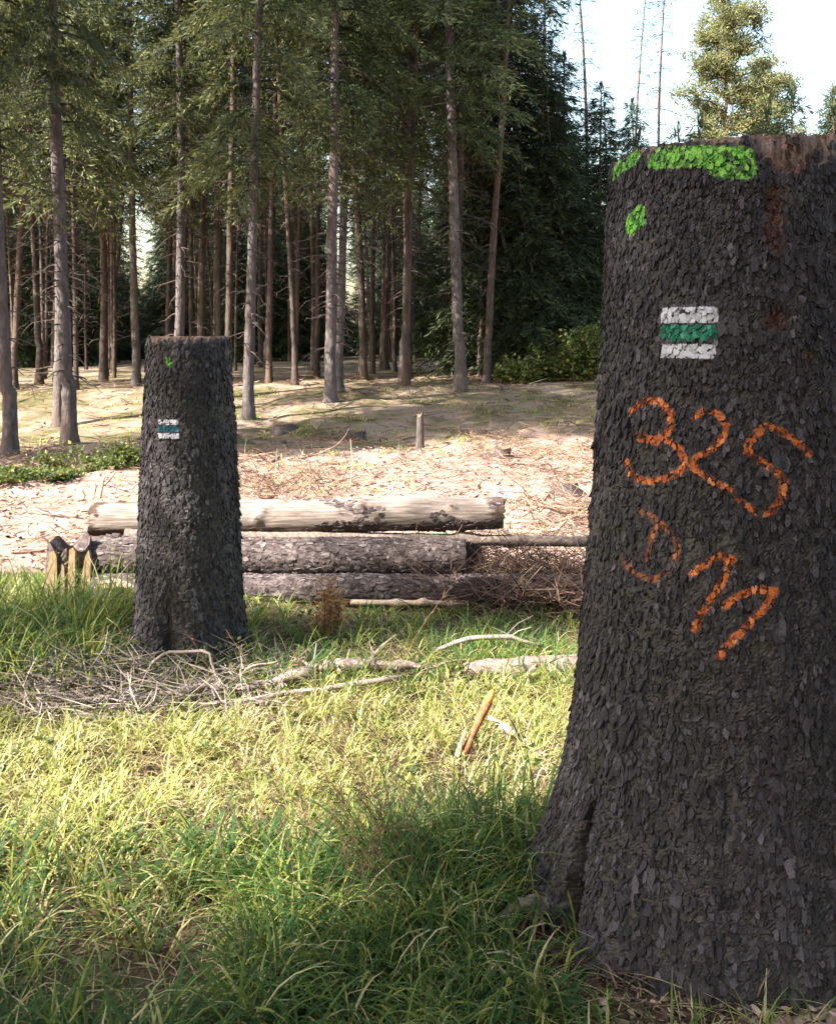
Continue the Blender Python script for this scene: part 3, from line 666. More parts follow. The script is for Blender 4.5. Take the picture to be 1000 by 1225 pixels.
# ------------------------------------------------------------------ trees
UP = np.array([0, 0, 1.0])
def spruce(seed, H, r0, cb, crad, db, dens=1.0, nwh=1.0, mat_t='trunk', mat_n='needles', dead=1.0, apexpow=.8, fl=1.0, droop=.55):
    """meshes for one spruce standing at the origin: trunk, crown (needled sprays), dead branches"""
    r = np.random.default_rng(seed)
    g = Geo(); n = 130; t = np.linspace(0, 1, n) ** 1.25; z = -.4 + t * (H + .4)
    wob = np.stack([np.cumsum(np.cumsum(r.normal(size=n))) * .0006, np.cumsum(np.cumsum(r.normal(size=n))) * .0006, np.zeros(n)], -1)
    rad = r0 * (1 - .93 * t) * (1 + .55 * np.exp(-np.maximum(z, 0) / .22))
    pts = np.stack([wob[:, 0] * (z > 1), wob[:, 1] * (z > 1), z], -1); g.tube(pts, rad, 14)
    g.v[0] = g.v[0] + (r.random(g.v[0].shape) - .5) * (.16 * r0) * np.array([1, 1, .3])
    trunk = g.build('trunk', M[mat_t], smooth=True, link=False)
    def cen(zq): return np.array([np.interp(zq, z, pts[:, 0]), np.interp(zq, z, pts[:, 1]), zq])
    def rz(zq): return float(np.interp(zq, z, rad))
    # live branches
    c = Geo(); zz = cb
    while zz < H - .15:
        f = (zz - cb) / (H - cb); Lm = crad * (1 - f) ** apexpow * min(1, .6 + f * 4) + .12
        for k in range(r.integers(4, 7)):
            az = r.uniform(0, 2 * np.pi); L = Lm * r.uniform(.6, 1.15); o = np.array([np.cos(az), np.sin(az), 0]); tg = np.array([-o[1], o[0], 0])
            up = r.uniform(-.05, .25) + .35 * f; dr = droop * r.uniform(.7, 1.4)
            b0 = cen(zz + r.uniform(-.15, .15)); sp_ = np.linspace(0, 1, 6)
            sz = lambda s_: L * (up * s_ - dr * s_ ** 2 + .18 * dr * s_ ** 4)
            spine = b0 + np.outer(sp_ * L, o) + np.outer(sz(sp_), UP)
            c.tube(spine, np.linspace(.012 + .006 * L, .003, 6), 3, a=.02, caps=False)
            nl = max(6, int(L / .042 * dens)); s_ = r.uniform(.12, 1, nl); side = np.where(r.random(nl) < .5, -1., 1.)
            ll = (L * .34 * (1.05 - s_) + .14) * r.uniform(.5, 1.2, nl)
            dl = o * r.uniform(.35, .8, nl)[:, None] + tg * (side * r.uniform(.4, 1, nl))[:, None] + UP * r.uniform(-.55, .05, nl)[:, None]
            dl /= np.linalg.norm(dl, axis=1)[:, None]
            st = b0 + np.outer(s_ * L, o) + np.outer(sz(s_), UP)
            mm = np.maximum(1, (ll / .09 * dens).astype(int)); idx = np.repeat(np.arange(nl), mm)
            u = r.random(len(idx)); p = st[idx] + dl[idx] * (u * ll[idx])[:, None] - UP * (u ** 2 * ll[idx] * .35)[:, None]
            d = dl[idx] + r.normal(size=(len(idx), 3)) * .38 - UP * .25; d /= np.linalg.norm(d, axis=1)[:, None]
            c.diamonds(p, d, r.uniform(.016, .034, len(idx)) * fl, r.uniform(.09, .19, len(idx)) * fl, np.clip(r.normal(.45, .22, len(idx)) + .15 * (s_[idx] - .5), .03, 1))
        zz += r.uniform(.26, .42) / nwh
    c.diamonds(cen(H - .3)[None] + r.normal(size=(20, 3)) * [.03, .03, .15], np.tile([0, 0, 1.0], (20, 1)) + r.normal(size=(20, 3)) * .2, np.full(20, .05), np.full(20, .25), np.full(20, .6))
    crown = c.build('crown', M[mat_n], link=False)
    # dead lower branches
    d_ = Geo(); zz = db
    while zz < cb + 1.5 and dead > 0:
        for k in range(r.integers(1, 4)):
            az = r.uniform(0, 2 * np.pi); o = np.array([np.cos(az), np.sin(az), 0]); L = r.uniform(.25, 1.0) * (.35 + .65 * (zz - db) / (cb + 1.5 - db)) * crad * .7
            b0 = cen(zz) + o * rz(zz) * .8; s_ = np.linspace(0, 1, 5); dr = r.uniform(.1, .6)
            pts2 = b0 + np.outer(s_ * L, o) + np.outer(-L * dr * s_ ** 1.6, UP) + r.normal(size=(5, 3)) * .03 * s_[:, None]
            d_.tube(pts2, np.linspace(.012, .003, 5), 3, a=r.uniform(.2, .9), caps=False)
            for q in range(int(L * 7)):
                s0 = r.uniform(.25, 1); p = np.array([np.interp(s0, s_, pts2[:, i]) for i in range(3)]); dv = r.normal(size=3) * [1, 1, .4] + o * .6 - UP * .5; dv /= np.linalg.norm(dv)
                l2 = r.uniform(.1, .4) * L; d_.tube(np.array([p, p + dv * l2 * .5 + UP * .02, p + dv * l2]), [.006, .004, .002], 3, a=r.uniform(.2, .9), caps=False)
        zz += r.uniform(.10, .3) / dead
    deadm = d_.build('dead_branches', M['limb'], link=False) if d_.n else None
    return trunk, crown, deadm

def pine(seed, H, r0, cb, crad):
    r = np.random.default_rng(seed); g = Geo(); n = 20; t = np.linspace(0, 1, n); z = -.4 + t * (H + .4)
    pts = np.stack([np.cumsum(r.normal(size=n)) * .04, np.cumsum(r.normal(size=n)) * .04, z], -1); pts[:, :2] *= (z > 2)[:, None]
    g.tube(pts, r0 * (1 - .9 * t), 10); c = Geo()
    for _ in range(95):
        zz = cb + (H - cb) * r.random() ** .9; f = (zz - cb) / (H - cb); az = r.uniform(0, 2 * np.pi); o = np.array([np.cos(az), np.sin(az), 0])
        L = crad * (1 - .75 * f ** 1.6) * r.uniform(.45, 1.1) * (.55 + .45 * min(1, f * 3)); s_ = np.linspace(0, 1, 6)
        b0 = np.array([np.interp(zz, z, pts[:, 0]), np.interp(zz, z, pts[:, 1]), zz]); up = r.uniform(.0, .55)
        sp_ = b0 + np.outer(s_ * L, o) + np.outer(L * (up * s_ - .2 * s_ ** 2), UP) + r.normal(size=(6, 3)) * .06 * L * s_[:, None]
        g.tube(sp_, np.linspace(.035, .006, 6), 4, caps=False)
        for q in range(int(4 + L * 6)):
            s0 = r.uniform(.35, 1.02); p0 = np.array([np.interp(s0, s_, sp_[:, i]) for i in range(3)]) + r.normal(size=3) * [.2, .2, .12]
            k = 22; dv = r.normal(size=(k, 3)) + UP * .5 + o * .4; dv /= np.linalg.norm(dv, axis=1)[:, None]
            c.diamonds(p0 + r.normal(size=(k, 3)) * .11, dv, r.uniform(.035, .06, k), r.uniform(.16, .3, k), np.clip(r.normal(.5, .25, k), 0, 1))
    return g.build('trunk', M['trunk_pine'], smooth=True, link=False), c.build('crown', M['needles_pine'], link=False), None

def plant(meshes, name, x, y, label, group=None, rot=None, sc=1.0, sr=1.0, dz=0.0):
    root = empty(name, (x, y, g1(x, y) + dz)); root.rotation_euler = (random.uniform(-.012, .012), random.uniform(-.012, .012), random.uniform(0, 6.28) if rot is None else rot)
    root.scale = (sc * sr, sc * sr, sc)
    for nm, me in zip(('trunk', 'crown', 'dead_branches'), meshes):
        if me:
            c_ = child(nm, me, root)
            if nm == 'dead_branches': c_['kind'] = 'stuff'
    return tag(root, label, 'tree', group)

E = [spruce(501, 19, .105, 4.7, 2.1, 1.2, dens=1.5, nwh=.72, dead=1.5, droop=.75), spruce(502, 21, .115, 5.2, 2.3, 1.0, dens=1.5, nwh=.72, dead=1.6, droop=.7, mat_n='needles_mid'), spruce(503, 18, .100, 4.3, 2.0, 1.0, dens=1.5, nwh=.72, dead=1.5, droop=.8)]
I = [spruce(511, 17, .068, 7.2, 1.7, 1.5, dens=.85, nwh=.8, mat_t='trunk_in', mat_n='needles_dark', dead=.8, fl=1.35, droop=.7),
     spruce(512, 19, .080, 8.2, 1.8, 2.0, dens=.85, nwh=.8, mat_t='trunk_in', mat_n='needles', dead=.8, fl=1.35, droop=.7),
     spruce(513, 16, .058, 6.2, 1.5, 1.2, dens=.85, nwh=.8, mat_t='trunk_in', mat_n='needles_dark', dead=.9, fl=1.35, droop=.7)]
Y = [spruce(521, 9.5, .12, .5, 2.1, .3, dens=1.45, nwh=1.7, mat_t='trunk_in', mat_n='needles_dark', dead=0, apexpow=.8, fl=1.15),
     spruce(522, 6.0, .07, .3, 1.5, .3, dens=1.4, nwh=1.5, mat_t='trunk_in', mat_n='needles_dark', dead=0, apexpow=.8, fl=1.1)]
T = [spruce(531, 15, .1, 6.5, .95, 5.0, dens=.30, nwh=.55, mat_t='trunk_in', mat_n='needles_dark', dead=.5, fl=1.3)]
PN = [pine(541, 15, .16, 7.5, 2.6)]
SH = [spruce(551, 16, .2, 2.8, 1.75, 1.2, dens=1.1, nwh=1.7, apexpow=.42, fl=1.6), spruce(552, 12.0, .12, 2.0, 1.75, 1.0, dens=1.1, nwh=1.5, apexpow=1.0, fl=1.5)]

def px_x(px, Z): return (px - 500) / F * Z
# single trees at the forest edge, each with its own look
EDGE = [(12, 14.0, 0, .62, .95, 'slim bare spruce trunk at the forest edge left of the mossy green patch'),
        (83, 15.0, 1, .66, .95, 'straight grey spruce trunk behind the green patch of bilberry'),
        (70, 17.0, 2, .95, .95, 'dark shaded spruce trunk close behind a straight grey one'),
        (212, 19.5, 0, .9, .95, 'grey spruce trunk rising right above the small tall stump'),
        (297, 17.0, 2, .92, .95, 'grey spruce with sunlit left flank on the clearing edge beside the small stump'),
        (395, 18.5, 1, .85, .95, 'grey spruce with hanging dead branches, front one of a close pair'),
        (405, 20.0, 2, .85, .95, 'sunlit spruce trunk close behind another one, rear of the pair'),
        (483, 22.0, 0, .9, .95, 'brownish spruce trunk standing between the pair and the thick grey spruce'),
        (551, 20.0, 1, 1.1, 1.0, 'thick grey spruce with flared foot at the top of the bank'),
        (163, 22.5, 2, 1.0, .95, 'dark trunk in the shade left of the small stump top')]
for px, Z, v, sr, sc, lab in EDGE:
    plant(E[v], 'spruce_tree', px_x(px, Z), Z, lab, 'spruces along the clearing edge', sc=sc, sr=1.0).children[0].scale = (sr, sr, 1)

# forest behind: one tree after another
taken = [(px_x(p, Z), Z) for p, Z, *_ in EDGE]
def free(x, y, d): return all((x - a) ** 2 + (y - b) ** 2 > d * d for a, b in taken)
cnt = 0; R_ = random.Random(8)
LABI = ['thin spruce trunk inside the dark forest behind the clearing', 'brown spruce trunk deeper in the forest with high crown', 'slender dark spruce among the trunks of the forest']
tries = 0
while cnt < 285 and tries < 30000:
    tries += 1
    Z = 20.8 + 46 * R_.random() ** 1.3; px = R_.uniform(-190, 700)
    if px > 585 + 20 * R_.random(): continue
    if Z > 23 and (138 < px < 200 or 388 < px < 432 or 498 < px < 526): continue
    x = px_x(px, Z)
    if not free(x, Z, 1.1): continue
    taken.append((x, Z)); v = R_.choice((0, 1, 2)); cnt += 1
    plant(I[v], 'forest_spruce', x, Z, LABI[v], 'forest trees behind the clearing', sc=R_.uniform(.85, 1.1) * (1.04 - .0085 * (Z - 21)), sr=R_.uniform(.85, 1.2))
# forest on the right, lower towards the gap of sky
for px, Z, v, sc in ((640, 24, 0, .95), (606, 26, 0, 1.2), (585, 25, 0, 1.1), (655, 28, 0, .95), (625, 22.8, 1, 1.1), (668, 26, 0, .86), (692, 23.5, 1, 1.12), (712, 26, 0, .78), (735, 27, 0, .76), (655, 22.5, 1, .85), (765, 29, 0, .80), (800, 27, 1, 1.1), (850, 29, 1, 1.15), (900, 26, 1, 1.1), (960, 27, 1, 1.2), (1010, 30, 0, .85), (1060, 27, 0, .8), (590, 24.5, 1, 1.0), (725, 24, 1, .95)):
    x = px_x(px, Z); taken.append((x, Z))
    where = 'close behind the thick grey spruce' if px < 615 else 'rising above the green shrubs' if px < 680 else 'lower, where the forest edge falls towards the sky gap' if px < 745 else 'standing behind the big stump'
    plant(Y[v], 'young_spruce', x, Z, ['dense dark young spruce ', 'small dense young spruce '][v] + where, 'young spruces at the right forest edge', sc=sc)
for px, Z, sc in ((706, 33, 1.0), (780, 34, .93), (757, 38, .95)):
    plant(T[0], 'sparse_spruce', px_x(px, Z), Z, 'thin sparse tree top standing alone against the bright sky', 'sparse tree tops against the sky', sc=sc)
plant(PN[0], 'pine_tree', px_x(868, 40), 40, 'broad sunlit pine crown with reddish stem behind the big stump', sc=.98)
plant(PN[0], 'pine_tree', px_x(925, 44), 44, 'second pine crown, lower and greener, behind the big stump', sc=.86)
plant(PN[0], 'pine_tree', px_x(1015, 40), 40, 'pine whose crown shows just past the big stump edge', sc=.72)
# understory spruces inside the forest
k = 0
while k < 90:
    Z = R_.uniform(40, 70); px = R_.uniform(-60, 660); x = px_x(px, Z)
    if 138 < px < 200 or 388 < px < 432: continue
    if not free(x, Z, 1.0): continue
    taken.append((x, Z)); k += 1
    plant(Y[1], 'understory_spruce', x, Z, 'small spruce growing in shade between the forest trunks', 'understory spruces in the forest', sc=R_.uniform(.6, 1.0) * (.6 + Z / 50))
for px, Z in ((150, 58), (168, 62), (186, 55), (160, 68), (178, 66), (395, 60), (410, 56), (424, 64), (404, 68), (510, 60), (518, 66), (500, 64)):
    plant(Y[1], 'understory_spruce', px_x(px, Z), Z, 'small spruce growing in shade between the forest trunks', 'understory spruces in the forest', sc=.95)
# trees beside the photographer that shade the foreground, and the forest edge running on to the left
plant(SH[0], 'spruce_tree', -5.41, -2.53, 'broad spruce left behind the viewpoint, shading the big stump', rot=.4)
plant(SH[0], 'spruce_tree', -10.2, -4.6, 'second broad spruce behind the viewpoint', rot=2.2, sc=1.25)
plant(SH[1], 'spruce_tree', -9.26, 1.2, 'narrow young spruce left of the clearing, shading the small stump', rot=1.2)
plant(SH[0], 'spruce_tree', -9.4, -4.35, 'broad spruce close behind another one at the left of the viewpoint', rot=3.1, sc=1.15)
for x, y, v in ((-2.6, -5.6, 0), (1.4, -6.4, 2), (4.4, -4.2, 1), (6.6, -.6, 0), (-6.2, -7.2, 2), (7.6, 3.4, 2), (9.4, 7.4, 1), (.0, -10.0, 1), (9.5, -5.0, 0), (5.4, -9.0, 2)):  # unseen trees added to cut skylight on the foreground and stump fronts
    plant(SH[0] if v == 0 else E[v], 'spruce_tree', x, y, 'unseen spruce added around the viewpoint to block skylight', 'unseen spruces added around the viewpoint', sc=.95)
for x, y, v in ((-8.3, 12.2, 0), (-9.8, 10.6, 1), (-12.6, 10.0, 2), (-10.9, 19.8, 1), (-14.0, 21.5, 0), (-9.6, 21.8, 2)):
    plant(E[v], 'spruce_tree', x, y, 'tall spruce in the forest edge running on beyond the left side', 'spruces beyond the left side')

# ------------------------------------------------------------------ shrubs
def shrub(name, x, y, rx, ry, h, n, label, leaf=(.05, .03), mat='leaf', stems=14, group=None, tone=.45):
    root = empty(name, (x, y, g1(x, y))); g = Geo(); s = Geo()
    for k in range(stems):
        a = rng.uniform(0, 6.28); q = rng.random() ** .5; ex, ey = q * rx * math.cos(a), q * ry * math.sin(a); hh = h * (1.05 - .6 * q * q) * rng.uniform(.7, 1.1)
        t = np.linspace(0, 1, 5); st = np.stack([ex * (.5 + .5 * t), ey * (.5 + .5 * t), hh * t - .04 * (1 - t)], -1); g.tube(st, np.linspace(.009, .003, 5), 4, a=.4, caps=False)
        m = n // stems; u = rng.random(m) ** .6; p = np.stack([np.interp(u, t, st[:, i]) for i in range(3)], -1) + rng.normal(size=(m, 3)) * [rx * .16, ry * .16, h * .10]
        p[:, 2] = np.maximum(p[:, 2], .015); d = rng.normal(size=(m, 3)) * [1, 1, .5] + [0, 0, .25]; d /= np.linalg.norm(d, axis=1)[:, None]
        s.diamonds(p, d, rng.uniform(.6, 1.2, m) * leaf[1], rng.uniform(.6, 1.2, m) * leaf[0], np.clip(rng.normal(tone, .25, m), 0, 1))
    g.build('stems', M['twig_brown'], root)['kind'] = 'stuff'; s.build('leaves', M[mat], root); return tag(root, label, 'shrub', group)
for px, Z, rx, h, lab in ((625, 21.2, .55, .55, 'low green shrub at the foot of the dark young spruces'), (658, 21.6, .7, .85, 'sunlit yellow green shrub in the middle of the row'), (692, 21.2, .75, 1.15, 'taller green shrub in the row nearest the big stump'), (735, 21.6, .8, 1.2, 'green shrub of the row hidden behind the big stump')):
    shrub('green_shrub', px_x(px, Z), Z, rx, rx * .8, h, 2600, lab, (.11, .075), group='shrubs below the young spruces', tone=.55)
for px, Z, rx, h, lab in ((100, 11.6, .55, .34, 'dark green bilberry clump in front of the grey trunks'), (150, 11.9, .42, .28, 'green bilberry clump touching the small stump from behind'), (20, 10.6, .55, .14, 'low spreading green bilberry patch'), (60, 10.9, .35, .15, 'low green bilberry patch between the taller clump and slim trunk')):
    shrub('bilberry_clump', px_x(px, Z), Z, rx, rx * .6, h, 1500, lab, (.055, .035), group='bilberry patch at the forest edge', tone=.42)
shrub('dry_seedling', px_x(392, 5.3), 5.3, .07, .05, .32, 700, 'small rust brown dead spruce seedling in the green grass', (.06, .010), 'rust', 8)

# ------------------------------------------------------------------ grass
def blades(n, x, y, L, a0, a1, w, rnd, az, K=6, sink=.01):
    t = np.linspace(0, 1, K + 1); ang = a0[:, None] + (a1 - a0)[:, None] * t[None] ** 1.4
    ds = L[:, None] / K; hx = np.concatenate([np.zeros((n, 1)), np.cumsum(np.sin(ang[:, 1:]) * ds, 1)], 1); hz = np.concatenate([np.zeros((n, 1)), np.cumsum(np.cos(ang[:, 1:]) * ds, 1)], 1)
    ca, sa = np.cos(az), np.sin(az); gz = gh(x, y) - sink
    px = x[:, None] + hx * ca[:, None]; py = y[:, None] + hx * sa[:, None]; pz = gz[:, None] + hz
    pz = np.maximum(pz, gh(px, py) + .004)
    ww = w[:, None] * .5 * np.clip(1.02 - t[None] ** 2.2, .05, 1); tw = rng.uniform(-.6, .6, n)
    sx, sy = -np.sin(az + tw), np.cos(az + tw)
    V = np.stack([np.stack([px - sx[:, None] * ww, py - sy[:, None] * ww, pz], -1), np.stack([px + sx[:, None] * ww, py + sy[:, None] * ww, pz], -1)], 2)
    base = (np.arange(n) * 2 * (K + 1))[:, None]; k = np.arange(K)[None] * 2
    q = np.stack([base + k, base + k + 1, base + k + 3, base + k + 2], -1).reshape(-1, 4)
    return V.reshape(-1, 3), q, np.repeat(rnd, K)

def in_stump(x, y, pad=0.0):
    return (np.hypot(x - BS.ax, y - BS.ay) < .52 + pad) | (np.hypot(x - SS.ax, y - SS.ay) < .27 + pad)

def tufts(name, n, zone, hfun, per=(10, 26), label='', tone=(.35, .2), straw=.12, spread=.05, wid=(.0035, .0075), droop=(.5, 1.9), gmin=0):
    x0, x1, y0, y1 = zone; X = []; Yy = []
    while len(X) < n:
        xx = rng.uniform(x0, x1, n * 3); yy = rng.uniform(y0, y1, n * 3)
        dn = hfun(xx, yy)[0]; keep = (rng.random(n * 3) < dn) & ~in_stump(xx, yy) & (xx > -.62 * yy - .6) & (xx < .62 * yy + .7)
        X += list(xx[keep]); Yy += list(yy[keep])
    X = np.array(X[:n]); Yy = np.array(Yy[:n]); c = rng.integers(per[0], per[1], n); idx = np.repeat(np.arange(n), c); N = len(idx)
    az = rng.uniform(0, 2 * np.pi, N); rr = np.abs(rng.normal(0, spread, N)); x = X[idx] + rr * np.cos(az); y = Yy[idx] + rr * np.sin(az)
    _, hh, tn = hfun(X, Yy); tuft = rng.uniform(.7, 1.25, n)
    L = (hh * tuft)[idx] * rng.uniform(.45, 1.15, N); a0 = rng.uniform(.0, .35, N); a1 = a0 + rng.uniform(droop[0], droop[1], N)
    rnd = np.clip(rng.normal(tone[0], tone[1], N) * .6 + (tn + rng.normal(0, .12, n))[idx], .02, .72)
    dry = rng.random(N) < straw * (.3 + 1.4 * rng.random(n))[idx]; rnd = np.where(dry, rng.uniform(.74, 1, N), rnd)
    a1 = np.where(dry, a1 + .5, a1)
    V, q, a = blades(N, x, y, L, a0, a1, rng.uniform(wid[0], wid[1], N), rnd, az + rng.normal(0, .5, N))
    o = mk(name, V, q, M['grass'], fattrs={'rnd': a}); tag(o, label, 'grass', kind='stuff'); return o

def patchy(x, y, s, seed, lo=.35, hi=.6): return ss(lo, hi, vn(x * s, y * s, seed))
def h_near(x, y):  # low tone paints the foreground shade into the blades
    d = .08 + .92 * patchy(x, y, 3.4, 90, .38, .62)
    bare = ss(.05, .45, x) * ss(2.75, 2.45, y); d = d * (1 - .93 * bare)
    d = d * (1 - .9 * np.exp(-(((x + .85) / .16) ** 2 + ((y - 2.35) / .12) ** 2)))
    d = d * (1 - .9 * (np.hypot(x - BS.ax, y - BS.ay) < .75) * (y < 2.6))
    h = .16 + .12 * vn(x * 1.7, y * 1.7, 91) + .16 * np.exp(-(((x - .2) / .33) ** 2 + ((y - 2.85) / .4) ** 2))
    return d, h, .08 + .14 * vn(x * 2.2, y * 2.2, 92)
def h_sun(x, y):  # raised tone paints the strip of sunlight into the blades
    d = .3 + .7 * patchy(x, y, 3.0, 93)
    d = d * (1 - .75 * np.exp(-(((x + 1.0) / .42) ** 2 + ((y - 4.35) / .28) ** 2)))
    h = .11 + .11 * vn(x * 2.6, y * 2.6, 94)
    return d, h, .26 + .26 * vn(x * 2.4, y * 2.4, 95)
def h_back(x, y):
    d = .25 + .75 * patchy(x, y, 2.2, 96)
    d = d * (1 - .8 * np.exp(-(((x + 1.05) / .42) ** 2 + ((y - 4.6) / .24) ** 2)))
    d = np.maximum(d, .9 * ss(-1.5, -1.75, x))
    d = d * (1 - .8 * ss(.15, .05, np.abs(y - 4.62 - .05 * x)) * (x > -.6))
    d = d * ss(6.05, 5.75, y - .6 * (x < -1.95))
    h = (.17 + .08 * vn(x * 2, y * 2, 97)) * (1 - .5 * ss(5.4, 5.8, y)) + .24 * ss(-1.35, -1.7, x) * ss(5.9, 5.4, y)
    return d, h, .10 + .12 * vn(x * 2, y * 2, 98)
tufts('shade_toned_grass', 1350, (-2.0, 1.9, 1.75, 3.05), h_near, (9, 22), 'lush drooping grass around the big stump, shade painted into its green', (.22, .22), .12, .04, (.004, .0095), (.9, 2.7))
tufts('sun_toned_grass', 1700, (-2.8, 2.4, 2.95, 4.55), h_sun, (8, 20), 'yellow green grass of the sunlit strip, sunlight painted into its colour', (.55, .25), .42, .05, (.004, .0085), (.7, 2.3))
tufts('clearing_grass', 1900, (-3.6, 3.0, 4.45, 6.5), h_back, (8, 18), 'green grass between the stumps and the stacked logs', (.34, .22), .14, .05, (.005, .0095), (.7, 2.3))
def h_far(x, y): return patchy(x, y, .9, 99, .5, .66), .07 + .08 * vn(x, y, 100), .22 + .2 * vn(x * 1.3, y * 1.3, 101)
tufts('bank_grass', 1100, (-9, 8, 7.5, 21), h_far, (6, 14), 'sparse low grass tufts on the clearing and bank', (.4, .2), .45, .08, (.006, .012))
def h_foot(x, y): return np.exp(-((y - 2.13) / .05) ** 2) * (x > .5), .13 + .06 * vn(x * 5, y * 5, 120), .1 + .1 * vn(x * 3, y * 3, 121)
tufts('foot_grass', 16, (.5, 1.25, 2.05, 2.2), h_foot, (4, 10), 'few green blades in front of the big stump foot', (.3, .2), .2, .02, (.004, .007), (.3, 1.4))
# dead grass lying flat
N = 9000; x = rng.uniform(-3, 2.6, N); y = rng.uniform(1.8, 6.2, N); k = ~in_stump(x, y) & (np.abs(x) < .62 * y + .7); x, y = x[k], y[k]; N = len(x)
V, q, a = blades(N, x, y, rng.uniform(.08, .3, N), rng.uniform(1.1, 1.4, N), rng.uniform(1.5, 1.75, N), rng.uniform(.002, .005, N), rng.uniform(.7, 1, N), rng.uniform(0, 6.28, N), K=4, sink=-.012)
tag(mk('grass_thatch', V, q, M['grass'], fattrs={'rnd': a}), 'matted dry grass lying between the green tufts', 'dry grass', kind='stuff')
# wispy stalks with fine seed heads, dark against the sunlit strip
g = Geo()
for k in range(75):
    if k < 50: x, y = rng.normal(-.12, .16), rng.normal(2.95, .22)
    else: x, y = rng.uniform(-1.2, .4), rng.uniform(2.3, 4.2)
    if in_stump(np.array([x]), np.array([y]))[0]: continue
    L = rng.uniform(.3, .55); az = rng.uniform(-.6, .5) + (math.pi if rng.random() < .6 else 0); t = np.linspace(0, 1, 6); ln = rng.uniform(.15, .55)
    st = np.stack([x + np.cos(az) * L * ln * t ** 1.7, y + np.sin(az) * L * ln * t ** 1.7, g1(x, y) + L * t * (1 - .12 * ln * t)], -1)
    g.tube(st, np.linspace(.0013, .0006, 6), 3, a=.5, caps=False)
    m = 22; u = rng.uniform(.55, 1, m); p = np.stack([np.interp(u, t, st[:, i]) for i in range(3)], -1); d = rng.normal(size=(m, 3)) + [np.cos(az), np.sin(az), .8]; d /= np.linalg.norm(d, axis=1)[:, None]
    g.diamonds(p, d, np.full(m, .0025), rng.uniform(.02, .06, m), rng.uniform(.1, .5, m))
tag(g.build('seed_grass', M['twig_brown']), 'wispy brown seed stalks rising from the grass', 'grass', kind='stuff')

# ------------------------------------------------------------------ dead wood and slash
def stick(name, pts, rad, mat, label, cat='branch', group=None, sides=8, twigs=0, twl=.25, sub=10, wob=.008):
    """a fallen branch: bent stem with side twigs, resting where its points say"""
    pts = np.array(pts, float); t = np.linspace(0, 1, len(pts)); u = np.linspace(0, 1, sub)
    P = np.stack([np.interp(u, t, pts[:, i]) for i in range(3)], -1); P += rng.normal(size=P.shape) * wob * np.sin(u * np.pi)[:, None]
    r = np.interp(u, np.linspace(0, 1, len(rad)), rad) * (1 + rng.normal(size=sub) * .06)
    root = empty(name); g = Geo(); g.tube(P, r, sides, a=rng.uniform(.3, .9)); g.build('stem', M[mat], root, True)
    if twigs:
        h = Geo()
        for k in range(twigs):
            s0 = rng.uniform(.15, 1); p = np.array([np.interp(s0, u, P[:, i]) for i in range(3)]); d = rng.normal(size=3) * [1, 1, .22] + [0, 0, .08]; d /= np.linalg.norm(d); L = twl * rng.uniform(.4, 1.2)
            e = p + d * L; e[2] = max(e[2], g1(e[0], e[1]) + .01); mdl = (p + e) / 2 + rng.normal(size=3) * .06 * L
            h.tube(np.array([p, mdl, e]), [r.mean() * .4, r.mean() * .28, r.mean() * .12], 4, a=rng.uniform(0, 1), caps=False)
        h.build('twigs', M[mat], root)['kind'] = 'stuff'
    return tag(root, label, cat, group)
def gp(px, py, Z, lift=.0):
    """point above the ground at photo pixel column px and depth Z"""
    x = px_x(px, Z); return (x, Z, g1(x, Z) + lift)
stick('fallen_branch', [gp(215, 0, 4.42, .06), gp(300, 0, 4.45, .055), gp(372, 0, 4.5, .10)], [.012, .02, .026], 'twig', 'grey fallen branch lying before the small stump', twigs=8, twl=.3)
stick('fallen_branch', [gp(240, 0, 4.25, .05), gp(330, 0, 4.3, .06), gp(480, 0, 4.42, .10)], [.007, .012, .012], 'twig', 'long thin pale stick crossing the grass below the small stump', twigs=4)
stick('fallen_branch', [gp(100, 0, 4.3, .05), gp(160, 0, 4.33, .06), gp(235, 0, 4.4, .05)], [.01, .014, .010], 'twig', 'short grey stick among twigs left of the small stump', twigs=6)
stick('fallen_branch', [gp(330, 0, 4.62, .05), gp(400, 0, 4.6, .08), gp(470, 0, 4.62, .08), gp(520, 0, 4.7, .05)], [.02, .028, .026, .014], 'pole_bark', 'thick bark covered branch behind the long thin stick', twigs=10, twl=.25)
stick('fallen_log', [gp(555, 0, 4.72, .04), gp(620, 0, 4.70, .055), gp(720, 0, 4.75, .05)], [.035, .05, .048], 'pole_bark', 'pale rotten log sunk in grass beside the big stump', cat='log', sides=12, twigs=5, twl=.12)
stick('bent_branch', [gp(520, 0, 4.95, .06), gp(560, 0, 4.95, .13), gp(610, 0, 4.98, .14), gp(650, 0, 5.0, .07)], [.009, .012, .011, .007], 'twig', 'curved pale branch arching over the green grass', twigs=5, wob=.004)
stick('bent_branch', [gp(160, 0, 4.55, .02), gp(195, 0, 4.52, .17), gp(250, 0, 4.5, .19), gp(262, 0, 4.48, .04)], [.006, .008, .007, .005], 'twig', 'thin arched twig at the foot of the small stump', sub=14, wob=.003)
stick('bent_branch', [gp(268, 0, 4.5, .03), gp(300, 0, 4.5, .13), gp(335, 0, 4.55, .14)], [.006, .006, .004], 'twig', 'thin twig curving right from the small stump foot', wob=.004)
